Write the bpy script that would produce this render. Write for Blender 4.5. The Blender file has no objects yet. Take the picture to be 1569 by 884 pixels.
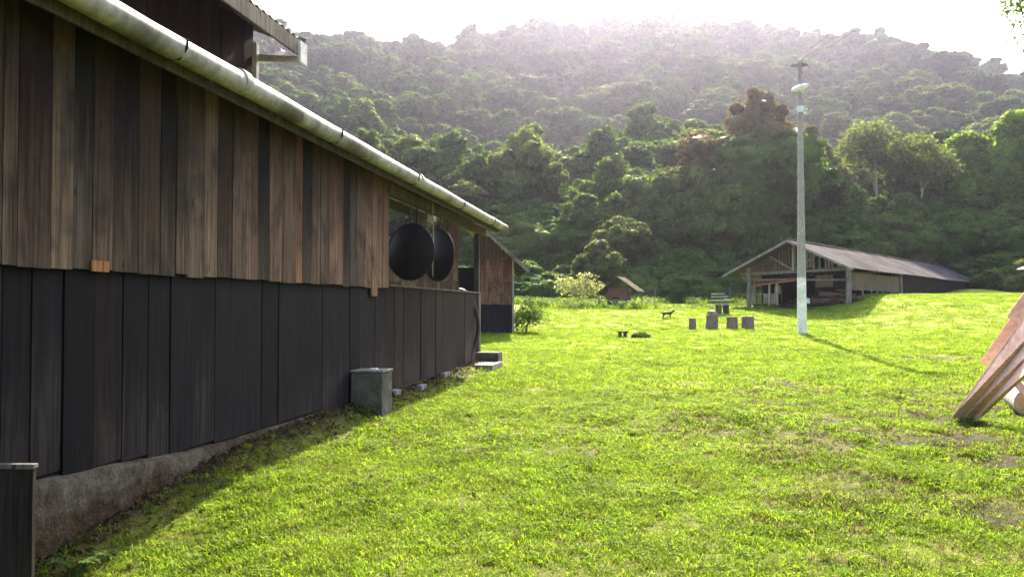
import bpy, math, random
import numpy as np
from mathutils import Vector, Matrix, noise
R = math.radians
scene = bpy.context.scene
# ------------------------------------------------------------------ camera, light, exposure
F, CX, CY, EYE = 1200.0, 784.5, 442.0, 1.5
PITCH = math.atan(28 / F)
cam_d = bpy.data.cameras.new('camera'); cam = bpy.data.objects.new('camera', cam_d)
scene.collection.objects.link(cam); scene.camera = cam
cam_d.sensor_width = 36; cam_d.lens = F / 1569 * 36; cam_d.clip_end = 3000; cam_d.clip_start = .05
cam.location = (0, 0, EYE); cam.rotation_euler = (R(90) + PITCH, 0, 0)
SUN_EL, SUN_AZ = 36.5, 10.2                      # azimuth measured from +Y towards +X
w = bpy.data.worlds.new('World'); scene.world = w; w.use_nodes = True
nt = w.node_tree; nt.nodes.clear()
sky = nt.nodes.new('ShaderNodeTexSky'); sky.sky_type = 'NISHITA'; sky.sun_disc = False
sky.sun_elevation = R(SUN_EL); sky.sun_rotation = R(SUN_AZ); sky.dust_density = 3.0; sky.air_density = 1.0
bg = nt.nodes.new('ShaderNodeBackground'); bg.inputs[1].default_value = .15
out = nt.nodes.new('ShaderNodeOutputWorld')
nt.links.new(sky.outputs[0], bg.inputs[0]); nt.links.new(bg.outputs[0], out.inputs[0])
sd = bpy.data.lights.new('sun', 'SUN'); sd.energy = 5.0; sd.angle = R(.5); sd.color = (1, .92, .76)
sun = bpy.data.objects.new('sun', sd); scene.collection.objects.link(sun)
sv = Vector((math.sin(R(SUN_AZ)) * math.cos(R(SUN_EL)), math.cos(R(SUN_AZ)) * math.cos(R(SUN_EL)), math.sin(R(SUN_EL))))
sun.rotation_euler = sv.to_track_quat('Z', 'Y').to_euler()
scene.view_settings.view_transform = 'Standard'; scene.view_settings.look = 'None'
scene.view_settings.exposure = 2.0; scene.view_settings.use_white_balance = True; scene.view_settings.white_balance_temperature = 6900; scene.view_settings.white_balance_tint = 15; scene.view_settings.gamma = 1
scene.view_settings.use_curve_mapping = False
cy = scene.cycles
cy.use_denoising = True
cy.max_bounces = 6; cy.diffuse_bounces = 3; cy.transmission_bounces = 4; cy.transparent_max_bounces = 6
cy.volume_bounces = 0; cy.sample_clamp_indirect = 4; cy.caustics_reflective = False; cy.caustics_refractive = False
HAZE, HAZE_COL, HAZE_G = .00023, (.72, .74, 1.0), .83  # real haze; its violet colour and density also imitate the lens flare veil

# ------------------------------------------------------------------ helpers
def at(px, py, Y):
    u = (px - CX) / F; v = (CY - py) / F
    dy = math.cos(PITCH) - v * math.sin(PITCH); dz = math.sin(PITCH) + v * math.cos(PITCH)
    return Vector((u / dy * Y, Y, EYE + dz / dy * Y))
def sm(a, b, x):
    t = min(1, max(0, (x - a) / (b - a))); return t * t * (3 - 2 * t)
def interp(x, xs, ys): return float(np.interp(x, xs, ys))
rnd = random.Random(7)

def tag(o, label=None, cat=None, group=None, kind=None):
    if label: o['label'] = label
    if cat: o['category'] = cat
    if group: o['group'] = group
    if kind: o['kind'] = kind
    return o
def empty(name, loc, rz=0, label=None, cat=None, group=None):
    o = bpy.data.objects.new(name, None); scene.collection.objects.link(o)
    o.location = loc; o.rotation_euler = (0, 0, rz); o.empty_display_size = .2
    return tag(o, label, cat, group)
def copy_tree(o, parent=None):
    c = o.copy(); scene.collection.objects.link(c); c.parent = parent
    for ch in list(o.children): copy_tree(ch, c)
    return c

class MB:
    def __init__(s): s.v = []; s.f = []; s.c = []; s.m = []; s.sm = []
    def add(s, vs, fs, col=(1, 1, 1, 0), mat=0, smooth=False):
        b = len(s.v); s.v += [tuple(v) for v in vs]
        for f in fs: s.f.append([b + i for i in f]); s.c.append(col); s.m.append(mat); s.sm.append(smooth)
    def box(s, x0, x1, y0, y1, z0, z1, col=(1, 1, 1, 0), mat=0, j=0.0):
        vs = [(x, y, z) for z in (z0, z1) for (x, y) in ((x0, y0), (x1, y0), (x1, y1), (x0, y1))]
        if j: vs = [tuple(c + rnd.uniform(-j, j) for c in v) for v in vs]
        s.add(vs, [(3, 2, 1, 0), (4, 5, 6, 7), (0, 1, 5, 4), (1, 2, 6, 5), (2, 3, 7, 6), (3, 0, 4, 7)], col, mat)
    def beam(s, a, b, w, h, up=(0, 0, 1), col=(1, 1, 1, 0), mat=0, w2=None, h2=None):
        a = Vector(a); b = Vector(b); d = (b - a).normalized(); side = d.cross(Vector(up)).normalized(); u = side.cross(d)
        w2 = w if w2 is None else w2; h2 = h if h2 is None else h2
        vs = []
        for p, ww, hh in ((a, w, h), (b, w2, h2)):
            for i, k in ((-1, -1), (1, -1), (1, 1), (-1, 1)): vs.append(p + side * i * ww / 2 + u * k * hh / 2)
        s.add(vs, [(0, 1, 2, 3), (7, 6, 5, 4), (0, 4, 5, 1), (1, 5, 6, 2), (2, 6, 7, 3), (3, 7, 4, 0)], col, mat)
    def tube(s, pts, rads, n=8, col=(1, 1, 1, 0), mat=0, cap=True, jit=0.0):
        pts = [Vector(p) for p in pts]
        if not hasattr(rads, '__len__'): rads = [rads] * len(pts)
        ref = Vector((.3, .2, 1)).normalized() if abs((pts[-1] - pts[0]).normalized().z) < .9 else Vector((1, .1, 0)).normalized()
        vs = []
        for i, p in enumerate(pts):
            d = (pts[min(i + 1, len(pts) - 1)] - pts[max(i - 1, 0)]).normalized()
            a = d.cross(ref).normalized(); b = a.cross(d)
            for k in range(n):
                t = 2 * math.pi * k / n; rr = rads[i] * (1 + rnd.uniform(-jit, jit))
                vs.append(p + a * math.cos(t) * rr + b * math.sin(t) * rr)
        fs = []
        for i in range(len(pts) - 1):
            for k in range(n): fs.append((i * n + k, i * n + (k + 1) % n, (i + 1) * n + (k + 1) % n, (i + 1) * n + k))
        s.add(vs, fs, col, mat, True)
        if cap: s.add(vs[:n], [tuple(range(n))[::-1]], col, mat); s.add(vs[-n:], [tuple(range(n))], col, mat)
    def build(s, name, mats, parent=None, bevel=0):
        me = bpy.data.meshes.new(name); me.from_pydata(s.v, [], s.f)
        for m in (mats if isinstance(mats, (list, tuple)) else [mats]): me.materials.append(m)
        me.polygons.foreach_set('material_index', s.m); me.polygons.foreach_set('use_smooth', s.sm)
        ca = me.color_attributes.new('Col', 'FLOAT_COLOR', 'CORNER')
        buf = np.concatenate([np.tile(np.array(c, dtype=np.float32), len(f)) for c, f in zip(s.c, s.f)])
        ca.data.foreach_set('color', buf); me.update()
        o = bpy.data.objects.new(name, me); scene.collection.objects.link(o); o.parent = parent
        if bevel:
            b = o.modifiers.new('bevel', 'BEVEL'); b.width = bevel; b.segments = 2; b.limit_method = 'ANGLE'
        return o

# ------------------------------------------------------------------ materials
class NT:
    def __init__(s, name):
        s.m = bpy.data.materials.new(name); s.m.use_nodes = True; s.t = s.m.node_tree; s.t.nodes.clear()
        s.o = s.n('OutputMaterial')
    def n(s, typ, **kw):
        x = s.t.nodes.new('ShaderNode' + typ)
        for k, v in kw.items(): setattr(x, k, v)
        return x
    def l(s, a, b): s.t.links.new(a, b)
    def set(s, sock, v):
        if hasattr(v, 'links') or hasattr(v, 'is_linked'): s.l(v, sock)
        else: sock.default_value = v
    def math(s, op, a, b=0.0, clamp=False):
        x = s.n('Math', operation=op, use_clamp=clamp); s.set(x.inputs[0], a); s.set(x.inputs[1], b); return x.outputs[0]
    def mix(s, f, a, b, bt='MIX'):
        x = s.n('Mix', data_type='RGBA', blend_type=bt); s.set(x.inputs[0], f)
        for so, v in ((x.inputs[6], a), (x.inputs[7], b)):
            if isinstance(v, tuple): v = (*v[:3], 1)
            s.set(so, v)
        return x.outputs[2]
    def ramp(s, f, stops):
        x = s.n('ValToRGB'); s.set(x.inputs[0], f); e = x.color_ramp.elements
        while len(e) < len(stops): e.new(.5)
        for el, (p, c) in zip(e, stops):
            el.position = p; el.color = (*c, 1) if isinstance(c, tuple) else (c, c, c, 1)
        return x.outputs[0]
    def coord(s, scale=(1, 1, 1), off=None, kind='Object'):
        tc = s.n('TexCoord'); mp = s.n('Mapping'); s.l(tc.outputs[kind], mp.inputs[0]); mp.inputs[3].default_value = scale
        if off is not None: s.l(off, mp.inputs[1])
        return mp.outputs[0]
    def noise(s, co, scale, detail=4, rough=.6, dist=0):
        x = s.n('TexNoise'); s.l(co, x.inputs['Vector']); x.inputs['Scale'].default_value = scale
        x.inputs['Detail'].default_value = detail; x.inputs['Roughness'].default_value = rough; x.inputs['Distortion'].default_value = dist
        return x.outputs[0]
    def bump(s, h, strength=.5, dist=.01):
        x = s.n('Bump'); s.l(h, x.inputs['Height']); x.inputs['Strength'].default_value = strength; x.inputs['Distance'].default_value = dist
        return x.outputs[0]
    def bsdf(s, col, rough=.8, bump=None, spec=.3, metal=0):
        x = s.n('BsdfPrincipled')
        if isinstance(col, tuple): col = (*col, 1)
        s.set(x.inputs['Base Color'], col); s.set(x.inputs['Roughness'], rough)
        x.inputs['Specular IOR Level'].default_value = spec; x.inputs['Metallic'].default_value = metal
        if bump is not None: s.l(bump, x.inputs['Normal'])
        return x.outputs[0]
    def done(s, sh): s.l(sh, s.o.inputs[0]); return s.m

def m_wood(name, tint=(1, 1, 1), weather=(.17, .165, .13), wamt=.5, wear=None, stain=.6):
    s = NT(name)
    at_ = s.n('Attribute'); at_.attribute_name = 'Col'
    off = s.n('CombineXYZ'); k = s.math('MULTIPLY', at_.outputs['Alpha'], 37.0)
    s.l(k, off.inputs[0]); s.l(k, off.inputs[1]); s.l(s.math('MULTIPLY', k, .31), off.inputs[2])
    co = s.coord((1, 1, 1), off.outputs[0])
    mp = s.n('Mapping'); s.l(co, mp.inputs[0]); mp.inputs[3].default_value = (28, 28, 1.1)
    streak = s.noise(mp.outputs[0], 1.0, 6, .65, .4)
    mp2 = s.n('Mapping'); s.l(co, mp2.inputs[0]); mp2.inputs[3].default_value = (5, 5, 1.3)
    blot = s.noise(mp2.outputs[0], 1.0, 5, .6, .8)
    fine = s.noise(co, 60, 3, .6)
    c = at_.outputs['Color']
    c = s.mix(1.0, c, (*tint, 1), 'MULTIPLY')
    c = s.mix(1.0, c, s.ramp(streak, [(.25, .35), (.5, .9), (.75, 1.55)]), 'MULTIPLY')
    wf = s.math('MULTIPLY', s.ramp(blot, [(.5, 0.0), (.72, 1.0)]), s.math('MULTIPLY', s.ramp(streak, [(.35, .2), (.6, 1.0)]), wamt))
    if wear:
        sep = s.n('SeparateXYZ'); s.l(s.coord(), sep.inputs[0])
        hz_ = s.math('ADD', sep.outputs[2], s.math('MULTIPLY', s.math('SUBTRACT', blot, .5), 1.6))
        hz_ = s.math('ADD', hz_, s.math('MULTIPLY', s.math('SUBTRACT', s.math('FRACT', k), .5), 1.3))
        rn = s.n('MapRange'); s.l(hz_, rn.inputs[0]); rn.inputs[1].default_value = wear[0]; rn.inputs[2].default_value = wear[1]; rn.inputs[3].default_value = 1; rn.inputs[4].default_value = .12
        wf = s.math('MULTIPLY', s.math('ADD', s.math('MULTIPLY', wf, .55), s.math('MULTIPLY', rn.outputs[0], s.ramp(streak, [(.3, .1), (.6, 1.0)]))), rn.outputs[0], True)
        c = s.mix(wf, c, s.mix(.42, s.mix(1.0, c, (2.9, 2.7, 2.5, 1), 'MULTIPLY'), (*weather, 1)))
    else: c = s.mix(wf, c, (*weather, 1))
    c = s.mix(s.ramp(s.noise(co, 2.3, 3), [(.5, 0.0), (.75, stain)]), c, (.012, .011, .013, 1))
    vm = s.n('Mapping'); s.l(co, vm.inputs[0]); vm.inputs[3].default_value = (7, 7, 2.2)
    vo = s.n('TexVoronoi'); s.l(vm.outputs[0], vo.inputs['Vector']); vo.inputs['Scale'].default_value = 1.0
    c = s.mix(s.ramp(vo.outputs['Distance'], [(.05, .85), (.11, 0.0)]), c, (.010, .008, .007, 1))
    h = s.math('ADD', streak, s.math('MULTIPLY', fine, .3))
    return s.done(s.bsdf(c, .85, s.bump(h, .6, .006), .12))
def m_stone(name, a, b, scale=6, dirt=None, rough=.9, bd=.02):
    spec = 0.02 if rough >= 1 else .2
    s = NT(name); co = s.coord()
    n1 = s.noise(co, scale, 6, .65); n2 = s.noise(co, scale * 6, 4, .7)
    c = s.mix(s.ramp(n1, [(.35, 0.0), (.65, 1.0)]), (*a, 1), (*b, 1))
    if dirt: c = s.mix(s.ramp(s.noise(co, scale * .45, 4, .6, .5), [(.45, 0.0), (.62, .85)]), c, (*dirt, 1))
    c = s.mix(.5, c, s.mix(1.0, c, s.ramp(n2, [(.3, .4), (.7, 1.5)]), 'MULTIPLY'))
    return s.done(s.bsdf(c, rough, s.bump(s.math('ADD', n1, s.math('MULTIPLY', n2, .5)), .7, bd), spec))
def m_plain(name, col, rough=.6, metal=0, spec=.4, var=.25, scale=8):
    s = NT(name); co = s.coord(); n1 = s.noise(co, scale, 5, .6)
    c = s.mix(1.0, (*col, 1), s.ramp(n1, [(.3, 1 - var), (.7, 1 + var)]), 'MULTIPLY')
    return s.done(s.bsdf(c, rough, s.bump(n1, .3, .004), spec, metal))
def m_leaf(name, cols, trans=.4, tcol=1.6, rough=.55, patch=.35, pscale=.35, obj_rand=True, isl=.4, world=False):
    """foliage: each plant picks its own green; clumps vary a little; light passes through the leaf"""
    s = NT(name); oi = s.n('ObjectInfo'); n = len(cols)
    c = s.ramp(oi.outputs['Random'] if obj_rand else .5, [((i + .0) / max(1, n - 1), cc) for i, cc in enumerate(cols)])
    co = s.coord()
    if world: gp = s.n('NewGeometry'); co = gp.outputs['Position']
    pn = s.noise(co, pscale, 3, .6)
    if world: c = s.mix(s.ramp(s.noise(co, .45, 4, .65), [(.42, 0.0), (.64, .5)]), c, (.09, .155, .022, 1))
    c = s.mix(1.0, c, s.ramp(pn, [(.3, (1 - patch, 1 - patch, 1 - patch)), (.7, (1 + patch, 1 + patch * 1.1, 1 + patch * .5))]), 'MULTIPLY')
    g = s.n('NewGeometry'); c = s.mix(1.0, c, s.ramp(g.outputs['Random Per Island'], [(0, 1 - isl), (1, 1 + isl)]), 'MULTIPLY')
    d = s.bsdf(c, max(rough, .6), None, .03)
    t = s.n('BsdfTranslucent'); s.l(s.mix(1.0, c, (tcol, tcol * 1.05, tcol * .45, 1), 'MULTIPLY'), t.inputs[0])
    mx = s.n('MixShader'); mx.inputs[0].default_value = trans; s.l(d, mx.inputs[1]); s.l(t.outputs[0], mx.inputs[2])
    return s.done(mx.outputs[0])

M = {}
M['plank'] = m_wood('old_plank_wood', (.36, .25, .21), weather=(.19, .14, .10), wamt=.9, wear=(2.0, 3.3), stain=.85)
M['board'] = m_wood('charcoal_board', (.35, .31, .34), weather=(.036, .028, .022), wamt=.6, wear=(.35, .95))
M['barnwood'] = m_wood('grey_barn_wood', weather=(.2, .18, .15), wamt=.4)
def m_foundation():
    s = NT('old_foundation'); co = s.coord(); n1 = s.noise(co, 1.8, 6, .7, .4); n2 = s.noise(co, 12, 5, .7); n3 = s.noise(co, 45, 3, .7)
    c = s.mix(s.ramp(n1, [(.38, 0.0), (.62, 1.0)]), (.05, .043, .03, 1), (.12, .105, .078, 1))
    sep = s.n('SeparateXYZ'); s.l(co, sep.inputs[0])
    h = s.math('ADD', sep.outputs[2], s.math('MULTIPLY', s.math('SUBTRACT', n1, .5), 1.1)); h = s.math('ADD', h, s.math('MULTIPLY', s.math('SUBTRACT', n2, .5), .3))
    mr = s.n('MapRange'); s.l(h, mr.inputs[0]); mr.inputs[1].default_value = .06; mr.inputs[2].default_value = .34; mr.inputs[3].default_value = .95; mr.inputs[4].default_value = 0
    c = s.mix(mr.outputs[0], c, s.mix(s.ramp(n2, [(.4, 0.0), (.6, 1.0)]), (.022, .015, .009, 1), (.06, .036, .02, 1)))
    c = s.mix(1.0, c, s.ramp(n3, [(.3, .6), (.7, 1.3)]), 'MULTIPLY')
    return s.done(s.bsdf(c, .95, s.bump(s.math('ADD', n2, s.math('MULTIPLY', n3, .5)), .9, .04), .1))
M['concrete'] = m_foundation()
M['block'] = m_stone('grey_block', (.08, .075, .06), (.13, .12, .095), 6, (.05, .045, .035))
M['slab'] = m_stone('stone_slab', (.13, .12, .11), (.26, .24, .22), 5)
M['gutter'] = m_stone('mossy_pipe', (.19, .18, .16), (.36, .345, .31), 2.5, (.055, .052, .036), .55, .006)
M['roofsheet'] = m_stone('weathered_sheet', (.10, .095, .085), (.18, .17, .155), 1.2, (.06, .05, .045), .6, .01)
M['barnroof'] = m_stone('grey_brown_roof', (.08, .07, .07), (.115, .108, .108), .8, (.045, .042, .042), 1.0, .01)
M['iron'] = m_stone('black_iron', (.010, .010, .013), (.026, .020, .020), 5, (.03, .02, .016), .4, .006)
M['white'] = m_stone('lime_paint', (.62, .62, .58), (.78, .78, .74), 3, (.45, .43, .38), .8, .004)
M['polegrey'] = m_stone('pole_concrete', (.24, .22, .20), (.33, .30, .28), 2, None, .85, .004)
M['pink'] = m_stone('faded_pink_paint', (.66, .42, .37), (.76, .53, .47), 3, (.52, .33, .29), .7, .003)
M['orange'] = m_plain('orange_tarp', (.42, .14, .06), .6)
M['brick'] = m_stone('red_brick_wall', (.13, .07, .06), (.18, .10, .08), 4)
M['cut'] = m_stone('cut_wood', (.33, .22, .12), (.48, .33, .18), 8)
M['bark'] = m_stone('bark', (.10, .085, .07), (.2, .18, .15), 4)
M['palebark'] = m_stone('pale_bark', (.3, .29, .26), (.42, .4, .36), 4)
M['lamp'] = m_plain('lamp_metal', (.55, .56, .56), .35, .2)
M['wire'] = m_plain('wire', (.10, .10, .10), .8, 0, .1)
M['pvc'] = m_stone('white_pipe', (.5, .5, .46), (.65, .65, .6), 4, (.3, .3, .25), .5, .003)
M['thatch'] = m_stone('old_thatch', (.06, .058, .04), (.11, .10, .07), 4, None, 1.0)
M['stump'] = m_stone('stump_bark', (.12, .09, .08), (.22, .17, .15), 9)
M['rubber'] = m_plain('black_rubber', (.02, .02, .022), .45)
M['fur'] = m_plain('black_fur', (.012, .011, .010), .8)
M['dark'] = m_stone('soot', (.02, .02, .022), (.035, .033, .036), 3)

G1, G2, G3 = (.030, .058, .016), (.050, .082, .022), (.038, .062, .026)
M['forest'] = m_leaf('forest_leaves', [(.040, .080, .020), (.070, .120, .028), (.052, .090, .030), (.105, .150, .038), (.080, .10, .040)], .42, 1.9)
M['forest_far'] = m_leaf('far_forest_leaves', [(.040, .085, .018), (.065, .12, .026), (.05, .095, .026), (.095, .145, .034), (.08, .095, .034)], .4, 1.8, isl=.2, patch=.2)
M['rust'] = m_leaf('rusty_leaves', [(.115, .088, .052), (.115, .088, .052)], .35, 1.6, obj_rand=False, patch=.5, pscale=.25)
M['lime'] = m_leaf('lime_leaves', [(.10, .155, .03), (.12, .175, .04)], .5, 2.0)
M['palegreen'] = m_leaf('pale_leaves', [(.08, .10, .045), (.11, .125, .06)], .45, 1.8)
M['silver'] = m_leaf('whitish_leaves', [(.22, .24, .16), (.27, .28, .19)], .4, 1.3)
M['bush'] = m_leaf('bush_leaves', [(.08, .13, .045), (.10, .15, .06)], .4, 1.6)
M['grass'] = m_leaf('grass_blades', [(.13, .21, .028), (.185, .26, .034), (.155, .235, .030), (.24, .28, .052)], .45, 1.55, .6, .35, 2.2, isl=.22, world=True)
M['straw'] = m_leaf('dry_straw', [(.13, .10, .05), (.08, .06, .032)], .3, 1.1, .7, .2, 3)

M['litter'] = m_leaf('dead_leaves', [(.05, .035, .022), (.10, .07, .04)], .15, 1.1, .8, .5, 2)
def m_ground():
    s = NT('lawn_ground'); co = s.coord(kind='Object')
    a = s.n('Attribute'); a.attribute_name = 'dirt'
    n1 = s.noise(co, .5, 5, .6); n2 = s.noise(co, 7, 5, .7); n3 = s.noise(co, 45, 4, .7)
    g = s.mix(s.ramp(n1, [(.35, 0.0), (.65, 1.0)]), (.20, .26, .02, 1), (.30, .34, .034, 1))
    g = s.mix(1.0, g, s.ramp(n2, [(.3, .55), (.7, 1.35)]), 'MULTIPLY')
    g = s.mix(1.0, g, s.ramp(n3, [(.3, .45), (.7, 1.4)]), 'MULTIPLY')
    d = s.mix(s.ramp(n2, [(.35, 0.0), (.65, 1.0)]), (.016, .013, .008, 1), (.040, .031, .019, 1))
    d = s.mix(1.0, d, s.ramp(n3, [(.3, .5), (.7, 1.3)]), 'MULTIPLY')
    c = s.mix(a.outputs['Fac'], g, d)
    h = s.math('ADD', n2, s.math('MULTIPLY', n3, .7))
    df = s.bsdf(c, .9, s.bump(h, .9, .03), .1)
    return s.done(df)
M['ground'] = m_ground()
def m_hill():
    s = NT('hill_undergrowth'); co = s.coord(kind='Object')
    n1 = s.noise(co, .15, 5, .65); n2 = s.noise(co, 1.2, 4, .7)
    a = s.n('Attribute'); a.attribute_name = 'dirt'
    g = s.mix(s.ramp(n1, [(.35, 0.0), (.65, 1.0)]), (.020, .034, .014, 1), (.035, .052, .018, 1))
    g = s.mix(a.outputs['Fac'], g, (.085, .115, .032, 1))
    g = s.mix(1.0, g, s.ramp(n2, [(.3, .6), (.7, 1.35)]), 'MULTIPLY')
    return s.done(s.bsdf(g, .95, s.bump(n2, .9, .5), .1))
M['hill'] = m_hill()

# ------------------------------------------------------------------ terrain
WALL_A = math.atan(.171); WX0 = -4.03                         # barn wall: X = WX0 + .171 Y
def wall_d(X, Y): return (X - WX0 - .171 * Y) * math.cos(WALL_A)
GY = [-60, 8, 15, 20, 26, 30.7, 34, 38, 42, 46, 60, 66, 80, 95, 110, 135, 160, 200, 240, 280, 300, 330, 380, 440, 520]
GZ = [0, 0, 0, .08, .25, .40, .53, .92, 1.30, 1.42, 1.75, 2.3, 6.5, 11.5, 15.5, 19, 28, 47, 69, 92, 100, 104, 95, 85, 80]
def nz(x, y, z=0): return noise.noise(Vector((x, y, z)))
def skyscale(px): return interp(px, [-600, 380, 550, 700, 880, 1000, 1060, 1200, 1400, 1569, 2200], [.88, 1.0, .985, .965, .99, 1.085, 1.09, .985, .93, .86, .80])
def H(X, Y):
    z = interp(Y, GY, GZ)
    if Y < 66:
        z += .80 * sm(15.5, 21, X) * sm(28, 38, Y)
        wd = wall_d(X, Y)
        if Y < 22: z -= .24 * (1 - sm(4.2, 7.6, Y)) * (1 - sm(.4, 2.6, wd)) 
        if Y < 19.5: z += (.10 + .08 * sm(6.5, 8.5, Y)) * (1 - sm(.05, .55, wd)) * sm(2, 4, Y)
        if Y < 46:
            k = 1 - sm(30, 46, Y)
            z += k * (.05 * nz(X * .35, Y * .35) + .035 * nz(X * 1.1, Y * 1.1, 3) * sm(-1.5, 2, X))
            q = sm(1.5, 5, X) * (1 - sm(13, 20, Y)) * k
            z += q * .05 * nz(X * 2.6, Y * 2.6, 9)
            z -= .05 * patches(X, Y)
            z += .16 * math.exp(-((X - 2.9) / 1.6) ** 2 - ((Y - 10.2) / 1.3) ** 2)
            z += .10 * math.exp(-((X - 5.0) / 1.5) ** 2 - ((Y - 8.6) / 1.0) ** 2)
        if 36 < Y < 60: z += .16 * sm(38, 44, Y) * (1 - sm(9, 12, X)) * max(0, nz(X * .5, Y * .5, 5) + .3)
    else:
        px = CX + F * X / Y
        k = sm(66, 110, Y)
        z *= 1 + (skyscale(px) - 1) * sm(100, 250, Y)
        z += k * Y * .03 * nz(px * .0042, Y * .010, 2) + k * Y * .018 * nz(px * .013, Y * .03, 7)
        z += 3 * math.exp(-((px - 930) / 150) ** 2 - ((Y - 108) / 22) ** 2)
        z += 0 * math.exp(-((px - 1430) / 150) ** 2 - ((Y - 105) / 22) ** 2)
        z -= 9 * math.exp(-((Y - 148) / 20) ** 2) * sm(700, 800, px)
        z += 9 * math.exp(-((px - 600) / 60) ** 2 - ((Y - 165) / 26) ** 2)
    return z
def clearing(X, Y):
    if Y < 100: return 0
    px = CX + F * X / Y
    return math.exp(-((px - 650 - (160 - Y) * .9) / 60) ** 2 - ((Y - 152) / 20) ** 2)
PATCH = []
for px, py, rx, ry in [(1205, 588, 45, 6), (1425, 555, 75, 4), (1380, 612, 65, 7), (1130, 600, 16, 12), (1230, 648, 90, 12), (1440, 680, 120, 20), (1330, 745, 90, 18),
                       (1530, 790, 70, 22), (1290, 862, 55, 13), (905, 697, 18, 4), (1010, 640, 20, 4), (1180, 690, 60, 8), (1540, 720, 40, 12), (1470, 655, 60, 8)]:
    yy = 1.5 * F / (py - 470); PATCH.append(((px - CX) / F * yy, yy, rx / F * yy, ry * yy * yy / 1800))
def patches(X, Y):
    if Y > 26: return 0
    w_ = .55 * nz(X * 2.2, Y * 2.2, 41) + .35 * nz(X * 6, Y * 6, 42); m_ = 0
    for a, b, c, d in PATCH:
        r2 = ((X - a) / c) ** 2 + ((Y - b) / d) ** 2
        if r2 < 4: m_ = max(m_, 1 - sm(.35, 1.25, math.sqrt(r2) + w_))
    return m_
def dirtmask(X, Y):
    return max(dirt_base(X, Y), .95 * patches(X, Y))
def dirt_base(X, Y):
    wd = wall_d(X, Y)
    d = 0
    if Y < 21: d = max(d, (1 - sm(.12, .62 + .15 * nz(X * 2, Y * 2), wd)))
    q = sm(.5, 4.5, X) * (1 - sm(12, 17, Y))
    n = nz(X * .9, Y * .9, 4) * .6 + nz(X * 3.1, Y * 3.1, 8) * .5
    d = max(d, q * sm(-.08, .22, n) * .9)
    d = max(d, .7 * sm(.38, .6, nz(X * 1.4, Y * 1.4, 15) * .7 + .4 * nz(X * 5, Y * 5, 1)) * (1 - sm(10, 16, Y)))
    d = max(d, (1 - sm(20, 28, Y)) * sm(2, 5, X) * .8 * sm(.35, .5, nz(X * .5, Y * 2.2, 21)))
    return d
def line_spacing(edges):
    out_ = [edges[0][0]]
    for a, b, st in edges:
        n = max(1, round((b - a) / st)); out_ += [a + (b - a) * (i + 1) / n for i in range(n)]
    return out_
def sheet(name, xs, ys, mat):
    nx, ny = len(xs), len(ys)
    vs = [(x, y, H(x, y)) for y in ys for x in xs]
    fs = [(j * nx + i, j * nx + i + 1, (j + 1) * nx + i + 1, (j + 1) * nx + i) for j in range(ny - 1) for i in range(nx - 1)]
    me = bpy.data.meshes.new(name); me.from_pydata(vs, [], fs); me.materials.append(mat)
    me.polygons.foreach_set('use_smooth', [True] * len(fs))
    a = me.attributes.new('dirt', 'FLOAT', 'POINT')
    a.data.foreach_set('value', [max(dirtmask(x, y), .62 * (1 - sm(9, 22, y))) if y < 60 else sm(.25, .6, clearing(x, y)) for y in ys for x in xs])
    o = bpy.data.objects.new(name, me); scene.collection.objects.link(o)
    o['kind'] = 'structure'; return o
xs = line_spacing([(-430, -60, 18), (-60, -8, 3), (-8, 9, .11), (9, 40, .6), (40, 430, 15)])
ys = line_spacing([(-40, 2, 4), (2, 14, .11), (14, 24, .25), (24, 48, .6), (48, 66, 1.5)])
sheet('ground', xs, ys, M['ground'])
xs2 = line_spacing([(-430, -200, 12), (-200, 260, 3), (260, 430, 12)])
sheet('hillside', xs2, line_spacing([(66, 200, 2.5), (200, 340, 4), (340, 500, 20)]), M['hill'])

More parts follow.
